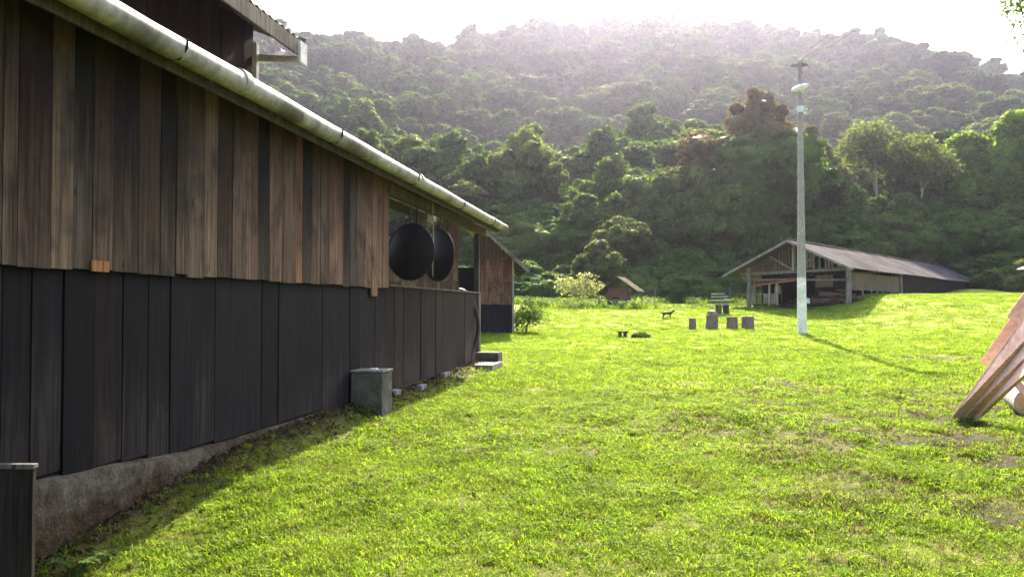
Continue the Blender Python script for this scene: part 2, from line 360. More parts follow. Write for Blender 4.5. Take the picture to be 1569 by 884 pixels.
# ------------------------------------------------------------------ foliage builders
def _ico(sub=1):
    import bmesh
    b = bmesh.new(); bmesh.ops.create_icosphere(b, subdivisions=sub, radius=1); b.verts.ensure_lookup_table()
    r_ = (np.array([v.co[:] for v in b.verts]), np.array([[v.index for v in f.verts] for f in b.faces])); b.free(); return r_
ICO = _ico(2)
def leaves_mesh(name, centers, normals, size, mat, jitter=.6, rs=None, aspect=1.6, core=None, shrink=.78, topmat=None, topz=0):
    """one crown of many small leaf faces"""
    rs = rs or np.random.RandomState(1)
    n = len(centers); c = np.asarray(centers); nr = np.asarray(normals) + rs.normal(0, jitter, (n, 3))
    nr /= np.linalg.norm(nr, axis=1)[:, None] + 1e-9
    t = np.cross(nr, rs.normal(0, 1, (n, 3))); t /= np.linalg.norm(t, axis=1)[:, None] + 1e-9
    b = np.cross(nr, t); s = size * rs.uniform(.6, 1.35, (n, 1))
    w_ = s / aspect
    v = np.stack([c - t * s * .5, c + b * w_ * .5 + nr * s * .06, c + t * s * .5 - nr * s * .10, c - b * w_ * .5 + nr * s * .06], 1).reshape(-1, 3)
    me = bpy.data.meshes.new(name)
    li = np.arange(4 * n, dtype=np.int32); tot = np.full(n, 4, dtype=np.int32); zc_ = c[:, 2]; smooth = np.zeros(n, bool)
    if core is not None:                                   # dense inner clumps of foliage under the leaves
        cv, cf = ICO; V2, F2, Z2 = [], [], []; b0_ = 4 * n
        for cc, rr in core:
            d = rs.normal(0, .05 if shrink > .88 else .15, cv.shape[0])[:, None]
            V2.append(cc + cv * rr * shrink * (1 + d)); F2.append(cf + b0_); b0_ += len(cv); Z2.append(np.full(len(cf), cc[2]))
        F2 = np.concatenate(F2); v = np.concatenate([v] + V2); li = np.concatenate([li, F2.ravel()]).astype(np.int32)
        tot = np.concatenate([tot, np.full(len(F2), 3)]).astype(np.int32); zc_ = np.concatenate([zc_] + Z2); smooth = np.concatenate([smooth, np.ones(len(F2), bool)])
    me.vertices.add(len(v)); me.vertices.foreach_set('co', v.ravel().astype(np.float32))
    me.loops.add(len(li)); me.loops.foreach_set('vertex_index', li)
    me.polygons.add(len(tot)); me.polygons.foreach_set('loop_start', (np.cumsum(tot) - tot).astype(np.int32))
    me.polygons.foreach_set('loop_total', tot); me.polygons.foreach_set('use_smooth', smooth)
    me.materials.append(mat)
    if topmat: me.materials.append(topmat); me.polygons.foreach_set('material_index', (zc_ + rs.normal(0, .5, len(zc_)) > topz).astype(np.int32))
    me.update(); me.validate()
    return me
def blob_points(rs, lobes, n, sub=0.35):
    """points on a cauliflower of lobes: each lobe (centre, radii) carries smaller puffs"""
    lobes = [(np.array(c, float), np.array(r, float)) for c, r in lobes]
    puffs = []
    for c, r in lobes:
        k = 14
        for _ in range(k):
            d = rs.normal(0, 1, 3); d /= np.linalg.norm(d)
            if d[2] < -.35: d[2] *= -.6
            puffs.append((c + d * r * .80, r * rs.uniform(sub * .6, sub * 1.25) * np.array([1, 1, .85])))
        puffs.append((c, r * .86))
    area = np.array([(r[0] * r[1] + r[0] * r[2] + r[1] * r[2]) for _, r in puffs]); cnt = (area / area.sum() * n).astype(int) + 1
    P, N = [], []
    for (c, r), k in zip(puffs, cnt):
        d = rs.normal(0, 1, (k, 3)); d /= np.linalg.norm(d, axis=1)[:, None]
        keep = (d[:, 2] > -.55) | (rs.rand(k) < .4); d = d[keep]
        p = c + d * r * rs.uniform(.86, 1.08, (len(d), 1)); nn = d / r; nn /= np.linalg.norm(nn, axis=1)[:, None]
        P.append(p); N.append(nn)
    global PUFFS; PUFFS = puffs
    return np.concatenate(P), np.concatenate(N)
def crown_lobes(rs, R_, Hc, k, base, flat=.8, spread=1.0):
    L = [((0, 0, base + Hc * .5), (R_ * .62, R_ * .62, Hc * .42))]
    for i in range(k):
        a = 2 * math.pi * (i + rs.uniform(0, .7)) / k; rr = R_ * rs.uniform(.35, .68) * spread
        q = rs.uniform(.30, .50) * R_
        zz = base + Hc * (rs.uniform(.35, .85) * (1 - .35 * rr / R_))
        L.append(((rr * math.cos(a), rr * math.sin(a), zz), (q, q, q * flat)))
    L.append(((rs.uniform(-.2, .2) * R_, rs.uniform(-.2, .2) * R_, base + Hc * .86), (R_ * .4, R_ * .4, Hc * .2)))
    return L
def trunk_mb(h, r, lobes=None, seed=0, lean=.3):
    q = random.Random(seed); mb = MB()
    pts = [(0, 0, -1.2)]; x = y = 0
    for i in range(1, 7):
        x += q.uniform(-lean, lean) * .5; y += q.uniform(-lean, lean) * .5; pts.append((x, y, h * i / 6))
    mb.tube(pts, [r * 1.25] + [r * (1 - .11 * i) for i in range(1, 7)], 7)
    for c, rr in (lobes or [])[1:7]:
        s0 = Vector(pts[q.randint(3, 6)]); e = Vector(c)
        mid = (s0 + e) / 2 + Vector((0, 0, -.3))
        mb.tube([s0, mid, e], [r * .45, r * .3, r * .12], 5)
    return mb
def make_tree(name, seed, R_, Hc, base, k, leaves, lsize, mat, bark='bark', flat=.8, sub=.35, jitter=.38, spread=1.0, trunk_r=None, core=True, topmat=None):
    rs = np.random.RandomState(seed); lob = crown_lobes(rs, R_, Hc, k, base, flat, spread)
    P, N = blob_points(rs, lob, leaves, sub)
    root = empty(name, (0, 0, 0))
    me = leaves_mesh('crown', P, N, lsize, mat, jitter, rs, core=PUFFS if core else None, topmat=topmat, topz=base + Hc * .72)
    cr = bpy.data.objects.new('crown', me); scene.collection.objects.link(cr); cr.parent = root
    trunk_mb(base + Hc * .6, trunk_r or (.12 + .022 * (base + Hc)), lob, seed).build('trunk', M[bark], root)
    return root
def place(root, X, Y, s=1, rz=0, sz=None, dz=-.3):
    root.location = (X, Y, H(X, Y) + dz); root.rotation_euler = (0, 0, rz); root.scale = (s, s, sz or s); return root

# ------------------------------------------------------------------ forest
protos = [make_tree('forest_tree', 11, 5.2, 6.5, 2.6, 9, 9000, .40, M['forest']),
          make_tree('forest_tree', 12, 4.4, 8.0, 2.2, 10, 9000, .38, M['forest'], sub=.4),
          make_tree('forest_tree', 13, 6.0, 5.4, 3.2, 10, 9000, .40, M['forest'], flat=.65),
          make_tree('forest_tree', 14, 4.8, 7.0, 1.8, 11, 9000, .36, M['forest'], sub=.3),
          make_tree('forest_tree', 15, 3.6, 6.0, 4.5, 7, 5000, .40, M['forest'], sub=.45, jitter=.8),
          make_tree('forest_tree', 16, 5.0, 9.5, .6, 12, 8000, .42, M['forest'], sub=.34)]
KIND = ['round crowned tree', 'tall domed tree', 'flat topped tree', 'dense bushy tree', 'slim open tree', 'tree leafy to ground']
SPECIAL = [(1170, 76, 62), (1085, 75, 45), (1010, 74, 35), (1545, 84, 50), (1468, 86, 45), (1345, 84, 42), (1412, 83, 40), (1270, 80, 40), (918, 62, 10), (700, 82, 40)]
cand = []
q = random.Random(5)
Y = 70.0
while Y < 345:
    st = 4.3 + Y * .021
    X = -.66 * Y - 25
    while X < .66 * Y + 25:
        x = X + q.uniform(-.45, .45) * st; y = Y + q.uniform(-.45, .45) * st; X += st
        if q.random() < clearing(x, y) * 1.6: continue
        px = CX + F * x / y
        if px > 1080 and y < (60 + (px - 1150) * .055 if px < 1545 else 66): continue        # keeps clear of the open shed
        if px < -150 and y < 120: continue
        low = any(abs(px - p_) < w_ and y < yy_ + 4 for p_, yy_, w_ in SPECIAL)
        cand.append((x, y, px, low))
    Y += st * .86
near = [c for c in cand if c[1] < 175 and 330 < c[2] < 1640]
near.sort(key=lambda c: c[1])
near = near[:285]
nearset = set(near)
far = [c for c in cand if c not in nearset]
used = [False] * len(protos)
GRP = 'trees of the forest at the foot of the hill'
for (x, y, px, low) in near:
    k = q.choices(range(6), [3, 3, 2, 3, 2, 5 if y < 84 else 1])[0]
    s = q.uniform(.72, 1.12)
    if y < 84: s *= .9
    if low: s *= .72 if 1300 < px < 1450 else .45; k = q.choice((3, 5, 5))
    o = protos[k] if not used[k] else copy_tree(protos[k]); used[k] = True
    place(o, x, y, s, q.uniform(0, 6.28), s * q.uniform(.85, 1.15))
    zone = 'at the forest edge' if y < 84 else ('low on the wooded hill' if y < 112 else 'higher on the hill')
    mark = next(t for lim, t in ((560, 'over the barn gutter'), (800, 'over the gutter end'), (940, 'above the pale bush'), (1130, 'behind the stump row'), (1240, 'behind the utility pole'), (1420, 'above the shed roof'), (9999, 'above the shed end')) if px < lim)
    kd = ('knee high ' if False else 'small ') + KIND[k].replace('tree leafy', 'tree leafy') if low else KIND[k]
    tag(o, kd + ' ' + zone + ' ' + mark, 'tree', kd + ' ' + zone + ' ' + mark)

groups = {}
for o in scene.objects:
    if o.get('category') == 'tree' and o.get('group'): groups.setdefault(o['group'], []).append(o)
for g_, os_ in groups.items():
    if len(os_) < 2: continue
    os_.sort(key=lambda o: o.location.x / o.location.y)
    mid_ = ['middle'] if len(os_) == 3 else ['second', 'third', 'fourth', 'fifth', 'sixth', 'seventh', 'eighth', 'ninth', 'tenth', 'eleventh', 'twelfth']
    for i, o in enumerate(os_):
        w_ = 'leftmost' if i == 0 else ('rightmost' if i == len(os_) - 1 else mid_[min(i - 1, len(mid_) - 1)])
        o['label'] = w_ + ' ' + o['label']
# the far forest reads as one mass
def instancer(name, pts, rots, scales, kinds, protos_, kind='stuff'):
    me = bpy.data.meshes.new(name); me.from_pydata(pts, [], [])
    for nm, typ, dat in (('rot', 'FLOAT', rots), ('scl', 'FLOAT', scales), ('knd', 'INT', kinds)):
        a = me.attributes.new(nm, typ, 'POINT'); a.data.foreach_set('value', dat)
    o = bpy.data.objects.new(name, me); scene.collection.objects.link(o)
    g = bpy.data.node_groups.new(name + '_nodes', 'GeometryNodeTree')
    g.interface.new_socket('Geometry', in_out='INPUT', socket_type='NodeSocketGeometry')
    g.interface.new_socket('Geometry', in_out='OUTPUT', socket_type='NodeSocketGeometry')
    N = g.nodes.new; gi = N('NodeGroupInput'); go = N('NodeGroupOutput'); jn = N('GeometryNodeJoinGeometry')
    def attr(nm, dt):
        x = N('GeometryNodeInputNamedAttribute'); x.data_type = dt; x.inputs[0].default_value = nm; return x.outputs[0]
    r_ = N('ShaderNodeCombineXYZ'); g.links.new(attr('rot', 'FLOAT'), r_.inputs[2])
    for i, p in enumerate(protos_):
        oi = N('GeometryNodeObjectInfo'); oi.inputs[0].default_value = p; oi.transform_space = 'ORIGINAL'
        cmp_ = N('FunctionNodeCompare'); cmp_.data_type = 'INT'; cmp_.operation = 'EQUAL'
        g.links.new(attr('knd', 'INT'), cmp_.inputs[2]); cmp_.inputs[3].default_value = i
        ip = N('GeometryNodeInstanceOnPoints'); g.links.new(gi.outputs[0], ip.inputs['Points'])
        g.links.new(cmp_.outputs[0], ip.inputs['Selection']); g.links.new(oi.outputs['Geometry'], ip.inputs['Instance'])
        e2r = N('FunctionNodeEulerToRotation'); g.links.new(r_.outputs[0], e2r.inputs[0]); g.links.new(e2r.outputs[0], ip.inputs['Rotation'])
        sc = N('ShaderNodeCombineXYZ')
        for k in range(3): g.links.new(attr('scl', 'FLOAT'), sc.inputs[k])
        g.links.new(sc.outputs[0], ip.inputs['Scale']); g.links.new(ip.outputs[0], jn.inputs[0])
    g.links.new(jn.outputs[0], go.inputs[0])
    md = o.modifiers.new('scatter', 'NODES'); md.node_group = g
    o['kind'] = kind; return o
fprot = []
for i, (R_, Hc, base, k, fl) in enumerate([(6.2, 6.5, 2.5, 7, .85), (5.4, 8, 2, 6, 1.0), (7.5, 5.4, 3, 8, .75), (4.4, 6.5, 3, 5, 1.0)]):
    rs = np.random.RandomState(40 + i); lob = crown_lobes(rs, R_, Hc, k, base, fl)
    P, N_ = blob_points(rs, lob, 3600, .34)
    fprot.append(bpy.data.objects.new('far_crown', leaves_mesh('far_crown', P, N_, .60, M['forest_far'], .5, rs, core=PUFFS, shrink=.89)))
pts, rots, scl, knd = [], [], [], []
for (x, y, px, low) in far:
    if not (-60 < px < 1640 or y < 160): continue
    pts.append((x, y, H(x, y) - .6)); rots.append(q.uniform(0, 6.28)); scl.append(q.uniform(.6, 1.25)); knd.append(q.randrange(4))
print('near trees', len(near), 'to Y', near[-1][1], 'far', len(pts))
fo = instancer('far_forest', pts, rots, scl, knd, fprot)
tag(fo, 'dense dark forest canopy covering the upper hill', 'forest')

pts, rots, scl, knd = [], [], [], []
for _ in range(3600):
    y = q.uniform(61, 165); px = q.uniform(300, 1700); x = (px - CX) / F * y
    if px > 1080 and y < (60 + (px - 1150) * .055 if px < 1530 else 62): continue
    if q.random() < clearing(x, y) * 1.5: continue
    pts.append((x, y, H(x, y) - 1.9)); rots.append(q.uniform(0, 6.28)); scl.append(q.uniform(.25, .5) if y < 74 else q.uniform(.35, .8)); knd.append(q.randrange(4))
tag(instancer('undergrowth', pts, rots, scl, knd, fprot), 'low dark undergrowth filling the forest edge', 'undergrowth')

# single trees that stand out
def tree_at(name, px, Yd, label, top_py, dz=-.3, **kw):
    X = (px - CX) / F * Yd; t = make_tree(name, **kw)
    hz = H(X, Yd); want = at(px, top_py, Yd).z - hz
    top = kw['base'] + kw['Hc'] * 1.02
    s = want / top
    place(t, X, Yd, s, rnd.uniform(0, 6), dz=dz); tag(t, label, 'tree'); return t
tree_at('vine_covered_tree', 1170, 76, 'huge rusty topped tree draped in creepers behind the light pole', 138, seed=61, R_=8.0, Hc=17, base=.3, k=18, leaves=16000, lsize=.42, mat=M['forest'], sub=.30, topmat=M['rust'])
tree_at('vine_covered_tree', 1085, 75, 'dark purplish brown tree hung with creepers left of the rusty topped one', 196, seed=62, R_=6.0, Hc=14, base=.3, k=14, leaves=13000, lsize=.40, mat=M['forest'], sub=.3, topmat=M['rust'])
tree_at('vine_covered_tree', 1010, 74, 'tall dark column of vine hung foliage at the middle of the forest edge', 262, seed=63, R_=4.4, Hc=12, base=.5, k=12, leaves=10000, lsize=.40, mat=M['forest'])
tree_at('lime_green_tree', 1545, 84, 'bright lime green tree at the far right of the forest', 178, seed=64, R_=5.5, Hc=13, base=.5, k=13, leaves=16000, lsize=.40, mat=M['lime'], jitter=.7)
tree_at('lime_green_tree', 1468, 86, 'lower lime green tree left of the brightest one', 200, seed=65, R_=5.5, Hc=11, base=.5, k=12, leaves=14000, lsize=.40, mat=M['lime'], jitter=.7)
tree_at('pale_leaved_tree', 1345, 84, 'tall pale leaved tree with a thin whitish trunk above the shed roof', 182, seed=66, R_=5.6, Hc=8.5, base=8, k=13, leaves=5200, lsize=.50, mat=M['palegreen'], bark='palebark', sub=.5, jitter=.9, core=False, trunk_r=.22)
tree_at('pale_leaved_tree', 1412, 83, 'second pale leaved tree with a bare whitish trunk, right of the first', 205, seed=67, R_=5.2, Hc=8, base=7.5, k=11, leaves=4600, lsize=.50, mat=M['palegreen'], bark='palebark', sub=.5, jitter=.9, core=False, trunk_r=.22)
tree_at('pale_leaved_tree', 1270, 80, 'light green tree just right of the light pole top', 225, seed=68, R_=4.6, Hc=10, base=2, k=11, leaves=6000, lsize=.45, mat=M['palegreen'], sub=.4)
tree_at('small_leafy_tree', 918, 60, 'small round green tree behind the pale flowering bush', 362, seed=69, R_=2.4, Hc=4, base=1.2, k=9, leaves=5000, lsize=.26, mat=M['palegreen'])
tree_at('small_leafy_tree', 700, 82, 'yellowish green tree rising just over the end of the gutter', 276, seed=70, R_=4.6, Hc=6, base=4, k=9, leaves=6000, lsize=.42, mat=M['palegreen'])
tree_at('whitish_bush', 1356, 78, 'whitish leaved bush showing above the shed roof', 348, seed=71, R_=2.8, Hc=4, base=3.5, k=8, leaves=1500, lsize=.5, mat=M['silver'], sub=.5, jitter=.9, core=False, trunk_r=.15)
tree_at('whitish_bush', 886, 50, 'pale open bush on the weedy bank left of the red hut', 412, seed=72, R_=1.9, Hc=1.9, base=.5, k=9, leaves=1500, lsize=.20, mat=M['silver'], sub=.5, jitter=.9, core=False, trunk_r=.06)
tree_at('leafy_bush', 807, 32.2, 'light green shrub beside the corner of the far plank building', 447, seed=73, R_=.85, Hc=1.5, base=.12, k=11, leaves=1500, lsize=.13, mat=M['bush'], sub=.45, jitter=.8, core=False, trunk_r=.06)

# branch tip that hangs into the upper right corner
def corner_tree():
    rs = np.random.RandomState(5)
    bx, by = 14.2, 15.0; root = empty('overhanging_tree', (bx, by, H(bx, by)), 0, 'tree outside the frame whose leafy twig hangs into the top corner', 'tree')
    lob = [((0, 0, 8.5), (2.6, 2.6, 2.0))] + [((2.2 * math.cos(a), 2.2 * math.sin(a), 8 + rs.uniform(-.6, 1)), (1.3, 1.3, 1)) for a in np.linspace(0, 5.4, 7)]
    P, N = blob_points(rs, lob, 6000, .4)
    P2, N2, tw = [], [], MB()
    base = at(1640, -20, 14.6) - Vector((bx, by, H(bx, by)))
    tw.tube([(0, 0, 6.5), (-1.5, -.2, 7.0), base], [.12, .07, .03], 6)
    for (px, py) in ((1532, 8), (1545, 42), (1538, 22), (1556, 60), (1552, 10), (1566, 30), (1572, 74)):
        e = at(px, py, 14.6 + rs.uniform(-.3, .3)) - Vector((bx, by, H(bx, by)))
        mid = (base + e) / 2 + Vector((0, 0, .15)); tw.tube([base, mid, e], [.02, .012, .005], 4)
        for i in range(110):
            t = rs.uniform(.3, 1.02); p = base.lerp(mid, t * 2) if t < .5 else mid.lerp(e, t * 2 - 1)
            P2.append(np.array(p) + rs.normal(0, .09, 3)); N2.append(rs.normal(0, 1, 3))
    P = P + np.array([1.2, 1.0, 0])
    cr = bpy.data.objects.new('crown', leaves_mesh('crown', np.concatenate([P, P2]), np.concatenate([N, N2]), .085, M['forest'], .8, rs)); scene.collection.objects.link(cr); cr.parent = root
    tw.tube([(0, 0, -.5), (.1, 0, 3), (0, 0, 6.5), (.6, .5, 8.5)], [.26, .2, .15, .06], 8)
    tw.build('trunk', M['bark'], root)
corner_tree()

# ------------------------------------------------------------------ grass
rs = np.random.RandomState(3)
def tuft(kind, n, h, wd, spread, mat):
    V, Fc = [], []
    for i in range(n):
        a = rs.uniform(0, 6.28); rr = spread * math.sqrt(rs.uniform(0, 1)); x0, y0 = rr * math.cos(a), rr * math.sin(a)
        b = rs.uniform(0, 6.28); hh = h * rs.uniform(.5, 1.2); bend = hh * rs.uniform(.3, 1.3); ww = wd * rs.uniform(.7, 1.3)
        dx, dy = math.cos(b), math.sin(b); sx, sy = -dy, dx
        prof = [(0, 0, .7), (.3, .45, 1), (.7, .8, .8), (1, .9, 0.08)] if kind == 'blade' else [(0, 0, .2), (.25, .6, .35), (.6, .85, 1.0), (1, .9, .15)]
        k = len(V)
        for (t, z, wf) in prof:
            cx, cy_, cz = x0 + dx * bend * t, y0 + dy * bend * t, hh * z
            V.append((cx - sx * ww * wf / 2, cy_ - sy * ww * wf / 2, cz)); V.append((cx + sx * ww * wf / 2, cy_ + sy * ww * wf / 2, cz + ww * .15))
        for j in range(3): Fc.append((k + 2 * j, k + 2 * j + 1, k + 2 * j + 3, k + 2 * j + 2))
    me = bpy.data.meshes.new('tuft'); me.from_pydata(V, [], Fc); me.materials.append(mat)
    return bpy.data.objects.new('tuft', me)
tufts = [tuft('blade', 20, .045, .006, .07, M['grass']), tuft('blade', 16, .065, .007, .06, M['grass']),
         tuft('broad', 12, .045, .016, .07, M['grass']), tuft('broad', 12, .06, .02, .07, M['grass']),
         tuft('blade', 12, .05, .005, .08, M['straw']),
         tuft('blade', 30, .07, .014, .22, M['grass'])]
pts, rots, scl, knd = [], [], [], []
def scatter(y0, y1, dens, smin, smax, kinds, mg=1.2, keepdirt=.34):
    area = (.66 * (y0 + y1) + 2 * mg) * (y1 - y0); n = int(area * dens)
    for _ in range(n):
        y = math.sqrt(rs.uniform(y0 * y0, y1 * y1)) if y0 > 0 else rs.uniform(y0, y1)
        x = rs.uniform(-.66 * y - mg, .66 * y + mg)
        if y < 19.8 and wall_d(x, y) < .12: continue
        if y > 19.5 and y < 60 and wall_d(x, y) < -2.5: continue
        d = dirtmask(x, y)
        if rs.uniform() > 1 - d * (1 - keepdirt) : continue
        pts.append((x, y, H(x, y) - .004)); rots.append(rs.uniform(0, 6.28))
        v = 1 + .5 * nz(x * 1.3, y * 1.3, 30); scl.append(rs.uniform(smin, smax) * v)
        k = kinds[rs.randint(len(kinds))]
        if d > .25 and rs.uniform() < .5: k = 4
        knd.append(k)
scatter(3.2, 8, 520, .45, 1.0, [0, 0, 1, 2, 2, 3, 4] + [0, 1, 2, 0] * 3)
scatter(8, 14, 260, .55, 1.1, [0, 1, 2, 3, 3, 0, 1, 2, 2, 3, 4])
scatter(14, 24, 100, .7, 1.15, [0, 1, 2, 3, 5])
scatter(24, 47, 22, .7, 1.1, [5])
gr = instancer('grass', pts, rots, scl, knd, tufts)
tag(gr, 'short bright green lawn grass with thin dry patches', 'grass')
print('tufts', len(pts))

# taller weeds on the bank at the back
pts, rots, scl, knd = [], [], [], []
weed = [tuft('blade', 26, .45, .03, .25, M['grass']), tuft('broad', 24, .4, .07, .3, M['bush'])]
for _ in range(1500):
    y = rs.uniform(42, 64); px = rs.uniform(690, 1250)
    x = (px - CX) / F * y
    if px < 800 and y < 50: continue
    if nz(x * .4, y * .4, 12) < -.05 and y < 58: continue
    pts.append((x, y, H(x, y))); rots.append(rs.uniform(0, 6.28)); scl.append(rs.uniform(.5, 1.3) * (.45 if px > 1000 and y < 52 else 1)); knd.append(int(rs.randint(2)))
wd = instancer('weeds', pts, rots, scl, knd, weed); tag(wd, 'knee high weeds on the bank in front of the forest', 'weeds')

# ------------------------------------------------------------------ near plank barn
def ly_at(px, lx=0.0):
    """distance along the barn wall at which a picture column meets the plane lx in front of the wall"""
    u = (px - CX) / F; ox = WX0; c, s_ = math.cos(WALL_A), math.sin(WALL_A)
    # X = ox + c*lx + s*ly ; Y = -s*lx + c*ly ; X = u*Y
    return (u * (-s_ * lx) - ox - c * lx) / (s_ - u * c)
barn = empty('plank_barn', (WX0, 0, 0), -WALL_A, 'long dark plank barn with mossy gutter along the left side of the lawn', 'barn')
GUT_Z, GUT_X, SL = 3.50, .43, .34
L0 = -3.0; L_UP = ly_at(595); L_END = ly_at(735); L_GUT = ly_at(774, GUT_X)
up_px = [0, 24, 75, 110, 140, 172, 212, 245, 268, 287, 313, 333, 355, 375, 395, 412, 432, 452, 462, 477, 490, 505, 525, 546, 560, 578, 595]
up_col = [(.075, .075, .05), (.07, .035, .028), (.13, .125, .09), (.015, .015, .02), (.075, .05, .045), (.05, .032, .027), (.10, .085, .065), (.035, .025, .022),
          (.09, .085, .065), (.10, .09, .07), (.17, .16, .125), (.10, .075, .055), (.08, .055, .045), (.15, .115, .085), (.04, .03, .025), (.13, .095, .07), (.10, .07, .05),
          (.22, .14, .085), (.035, .026, .023), (.12, .08, .055), (.10, .065, .05), (.16, .10, .075), (.05, .04, .035), (.09, .065, .05), (.17, .125, .09), (.19, .14, .105)]
mb = MB()
def soffit(lx): return GUT_Z - .03 + SL * (GUT_X - lx) - .10
b0 = ly_at(0, .04); y = b0; extra = []
while y > L0: extra.append((y - rnd.uniform(.17, .26), y)); y = extra[-1][0]
planks = [(a, b, (rnd.uniform(.03, .1),) * 1) for a, b in extra]
def jit(c, k=.12): f = (1 + rnd.uniform(-k, k)) * (sum(c) / .27) ** .95; return (c[0] * f, c[1] * f, c[2] * f, rnd.random())
for a, b, _ in planks:
    t = rnd.uniform(.03, .1); mb.box(.02, .045, a + .004, b - .003, 1.77 + rnd.uniform(-.01, .02), soffit(.04), jit((t, t * .75, t * .6)))
for i in range(len(up_px) - 1):
    a, b = ly_at(up_px[i], .04), ly_at(up_px[i + 1], .04); n = max(1, round((b - a) / .30))
    for k in range(n):
        p, r2 = a + (b - a) * k / n, a + (b - a) * (k + 1) / n
        dx = rnd.uniform(-.006, .009); zb = 1.765 + .003 * (p - 5) + rnd.uniform(-.018, .012)
        if i == 24 and k == n - 1: zb -= .14
        mb.box(.015 + dx, .04 + dx, p + rnd.uniform(.002, .006), r2 - rnd.uniform(.002, .006), zb, soffit(.04), jit(up_col[i]), 0, .0015)
mb.build('upper_wall', M['plank'], barn)
m2 = MB(); a, b = ly_at(141, .06), ly_at(168, .06)
m2.box(.047, .055, a, b, 1.755, 1.835, (.55, .30, .10, .3)); m2.build('patch_board', M['plank'], barn)
lo_px = [4, 50, 98, 147, 190, 229, 262, 299, 331, 402, 427, 455, 495, 536, 552, 575, 590, 605, 618, 632, 645, 655, 668, 678, 690, 700, 712, 722, 729]
mb = MB(); y = ly_at(4)
while y > L0:
    n_ = y - rnd.uniform(.3, .45); c = rnd.uniform(.02, .035); mb.box(-.03, 0, n_ + .006, y - .006, .42, 1.80, (c, c, c * 1.05, rnd.random())); y = n_
for i in range(len(lo_px) - 1):
    a, b = ly_at(lo_px[i]), ly_at(lo_px[i + 1]); f = i / len(lo_px)
    c = .020 + .016 * f + rnd.uniform(-.006, .008)
    if i in (3,): cc = (.036, .027, .026)
    elif i in (17, 22): cc = (.075, .06, .045)
    elif i > 13: cc = (.045 + rnd.uniform(0, .02), .042, .04)
    else: cc = (c, c * .97, c * 1.08)
    zb = interp((a + b) / 2, [5, 7.3, 10.4, 19], [.38, .24, .20, .18]) + rnd.uniform(-.02, .02)
    dx = rnd.uniform(-.008, .006)
    mb.box(-.03 + dx, dx, a + .006, b - .008, zb, 1.80 + rnd.uniform(0, .02), (*cc, rnd.random()), 0, .002)
mb.build('lower_wall', M['board'], barn)
# backing that closes the joints, studs behind
mb = MB(); mb.box(-.09, -.045, L0, L_UP, .35, soffit(-.05), (.012, .012, .013, .2)); mb.box(-.09, -.045, L_UP + .003, L_END - .05, .35, 1.76, (.012, .012, .013, .5)); mb.build('inner_lining', M['board'], barn)
# foundation with rough face
mb = MB(); n = 60; segs = [L0 + (L_END - L0) * i / n for i in range(n + 1)]
ztop = lambda l: interp(l, [5, 7.3, 10.4, 19], [.37, .22, .19, .17]); vs = []
for l in segs:
    o_ = .05 + .03 * nz(l * 1.3, 1) + .05 * (1 - sm(5, 8, l))
    for (x, z) in ((o_ + .07, -.6), (o_ + .03, -.05), (o_, ztop(l) - .03), (o_ - .04, ztop(l)), (-.12, ztop(l) + .01)): vs.append((x + .012 * nz(l * 5, z * 9), l, z + .012 * nz(l * 4, x * 30)))
fs = [(i * 5 + k, (i + 1) * 5 + k, (i + 1) * 5 + k + 1, i * 5 + k + 1) for i in range(n) for k in range(4)]
mb.add(vs, fs, smooth=True); mb.build('foundation', M['concrete'], barn)
# gutter
mb = MB(); pts = []
for i in range(41):
    l = L0 + (L_GUT - L0) * i / 40; pts.append((GUT_X + .006 * nz(l, 3), l, GUT_Z + .012 * nz(l * .6, 8) - .02 * math.sin(i / 40 * math.pi)))
mb.tube(pts, .097, 18)
g = mb.build('gutter', M['gutter'], barn)
mb = MB(); 
for px in (365, 640): l = ly_at(px, GUT_X); mb.tube([(GUT_X, l - .05, GUT_Z - .005), (GUT_X, l + .05, GUT_Z - .005)], .108, 18)
mb.build('pipe_collar', M['gutter'], g)
l = 3.0
while l < L_GUT - .3:
    mb = MB(); mb.tube([(GUT_X - .125, l, GUT_Z + .07), (GUT_X - .115, l, GUT_Z - .03), (GUT_X - .05, l, GUT_Z - .115), (GUT_X + .04, l, GUT_Z - .112), (GUT_X + .105, l, GUT_Z - .03), (GUT_X + .108, l, GUT_Z + .04)], .012, 5); mb.build('hanger', M['iron'], g); l += 3.1
# roof sheet (corrugated) with fascia, rafters, purlins
def corrugated(mb, x0, z0, x1, z1, l0, l1, pitch=.18, amp=.022, along='y', col=(1, 1, 1, 0), step=4):
    n = int((l1 - l0) / pitch * step); vs = []
    for i in range(n + 1):
        l = l0 + (l1 - l0) * i / n; d = amp * math.sin(i / step * 2 * math.pi)
        vs += [(x0, l, z0 + d), (x1, l, z1 + d), (x0, l, z0 + d - .008), (x1, l, z1 + d - .008)]
    fs = []
    for i in range(n):
        a = i * 4; fs += [(a, a + 4, a + 5, a + 1), (a + 3, a + 7, a + 6, a + 2), (a, a + 2, a + 6, a + 4), (a + 1, a + 5, a + 7, a + 3)]
    fs += [(0, 1, 3, 2), (n * 4, n * 4 + 2, n * 4 + 3, n * 4 + 1)]
    mb.add(vs, fs, col, 0, False)
RX = -5.2
mb = MB(); corrugated(mb, GUT_X - .02, GUT_Z + .05, RX, GUT_Z + .05 + SL * (GUT_X - RX), L0, L_GUT - .05); mb.build('roof', M['roofsheet'], barn)
l = L0 + .3
while l < L_GUT:
    mb = MB(); mb.beam((GUT_X - .06, l, GUT_Z - .06), (RX, l, GUT_Z - .06 + SL * (GUT_X - RX)), .06, .12, col=(.11, .085, .06, rnd.random())); mb.build('rafter', M['barnwood'], barn); l += 1.05
mb = MB()
mb.box(GUT_X - .135, GUT_X - .11, L0, L_GUT - .1, GUT_Z - .16, GUT_Z + .02, (.07, .06, .045, .4)); mb.build('fascia', M['barnwood'], barn)
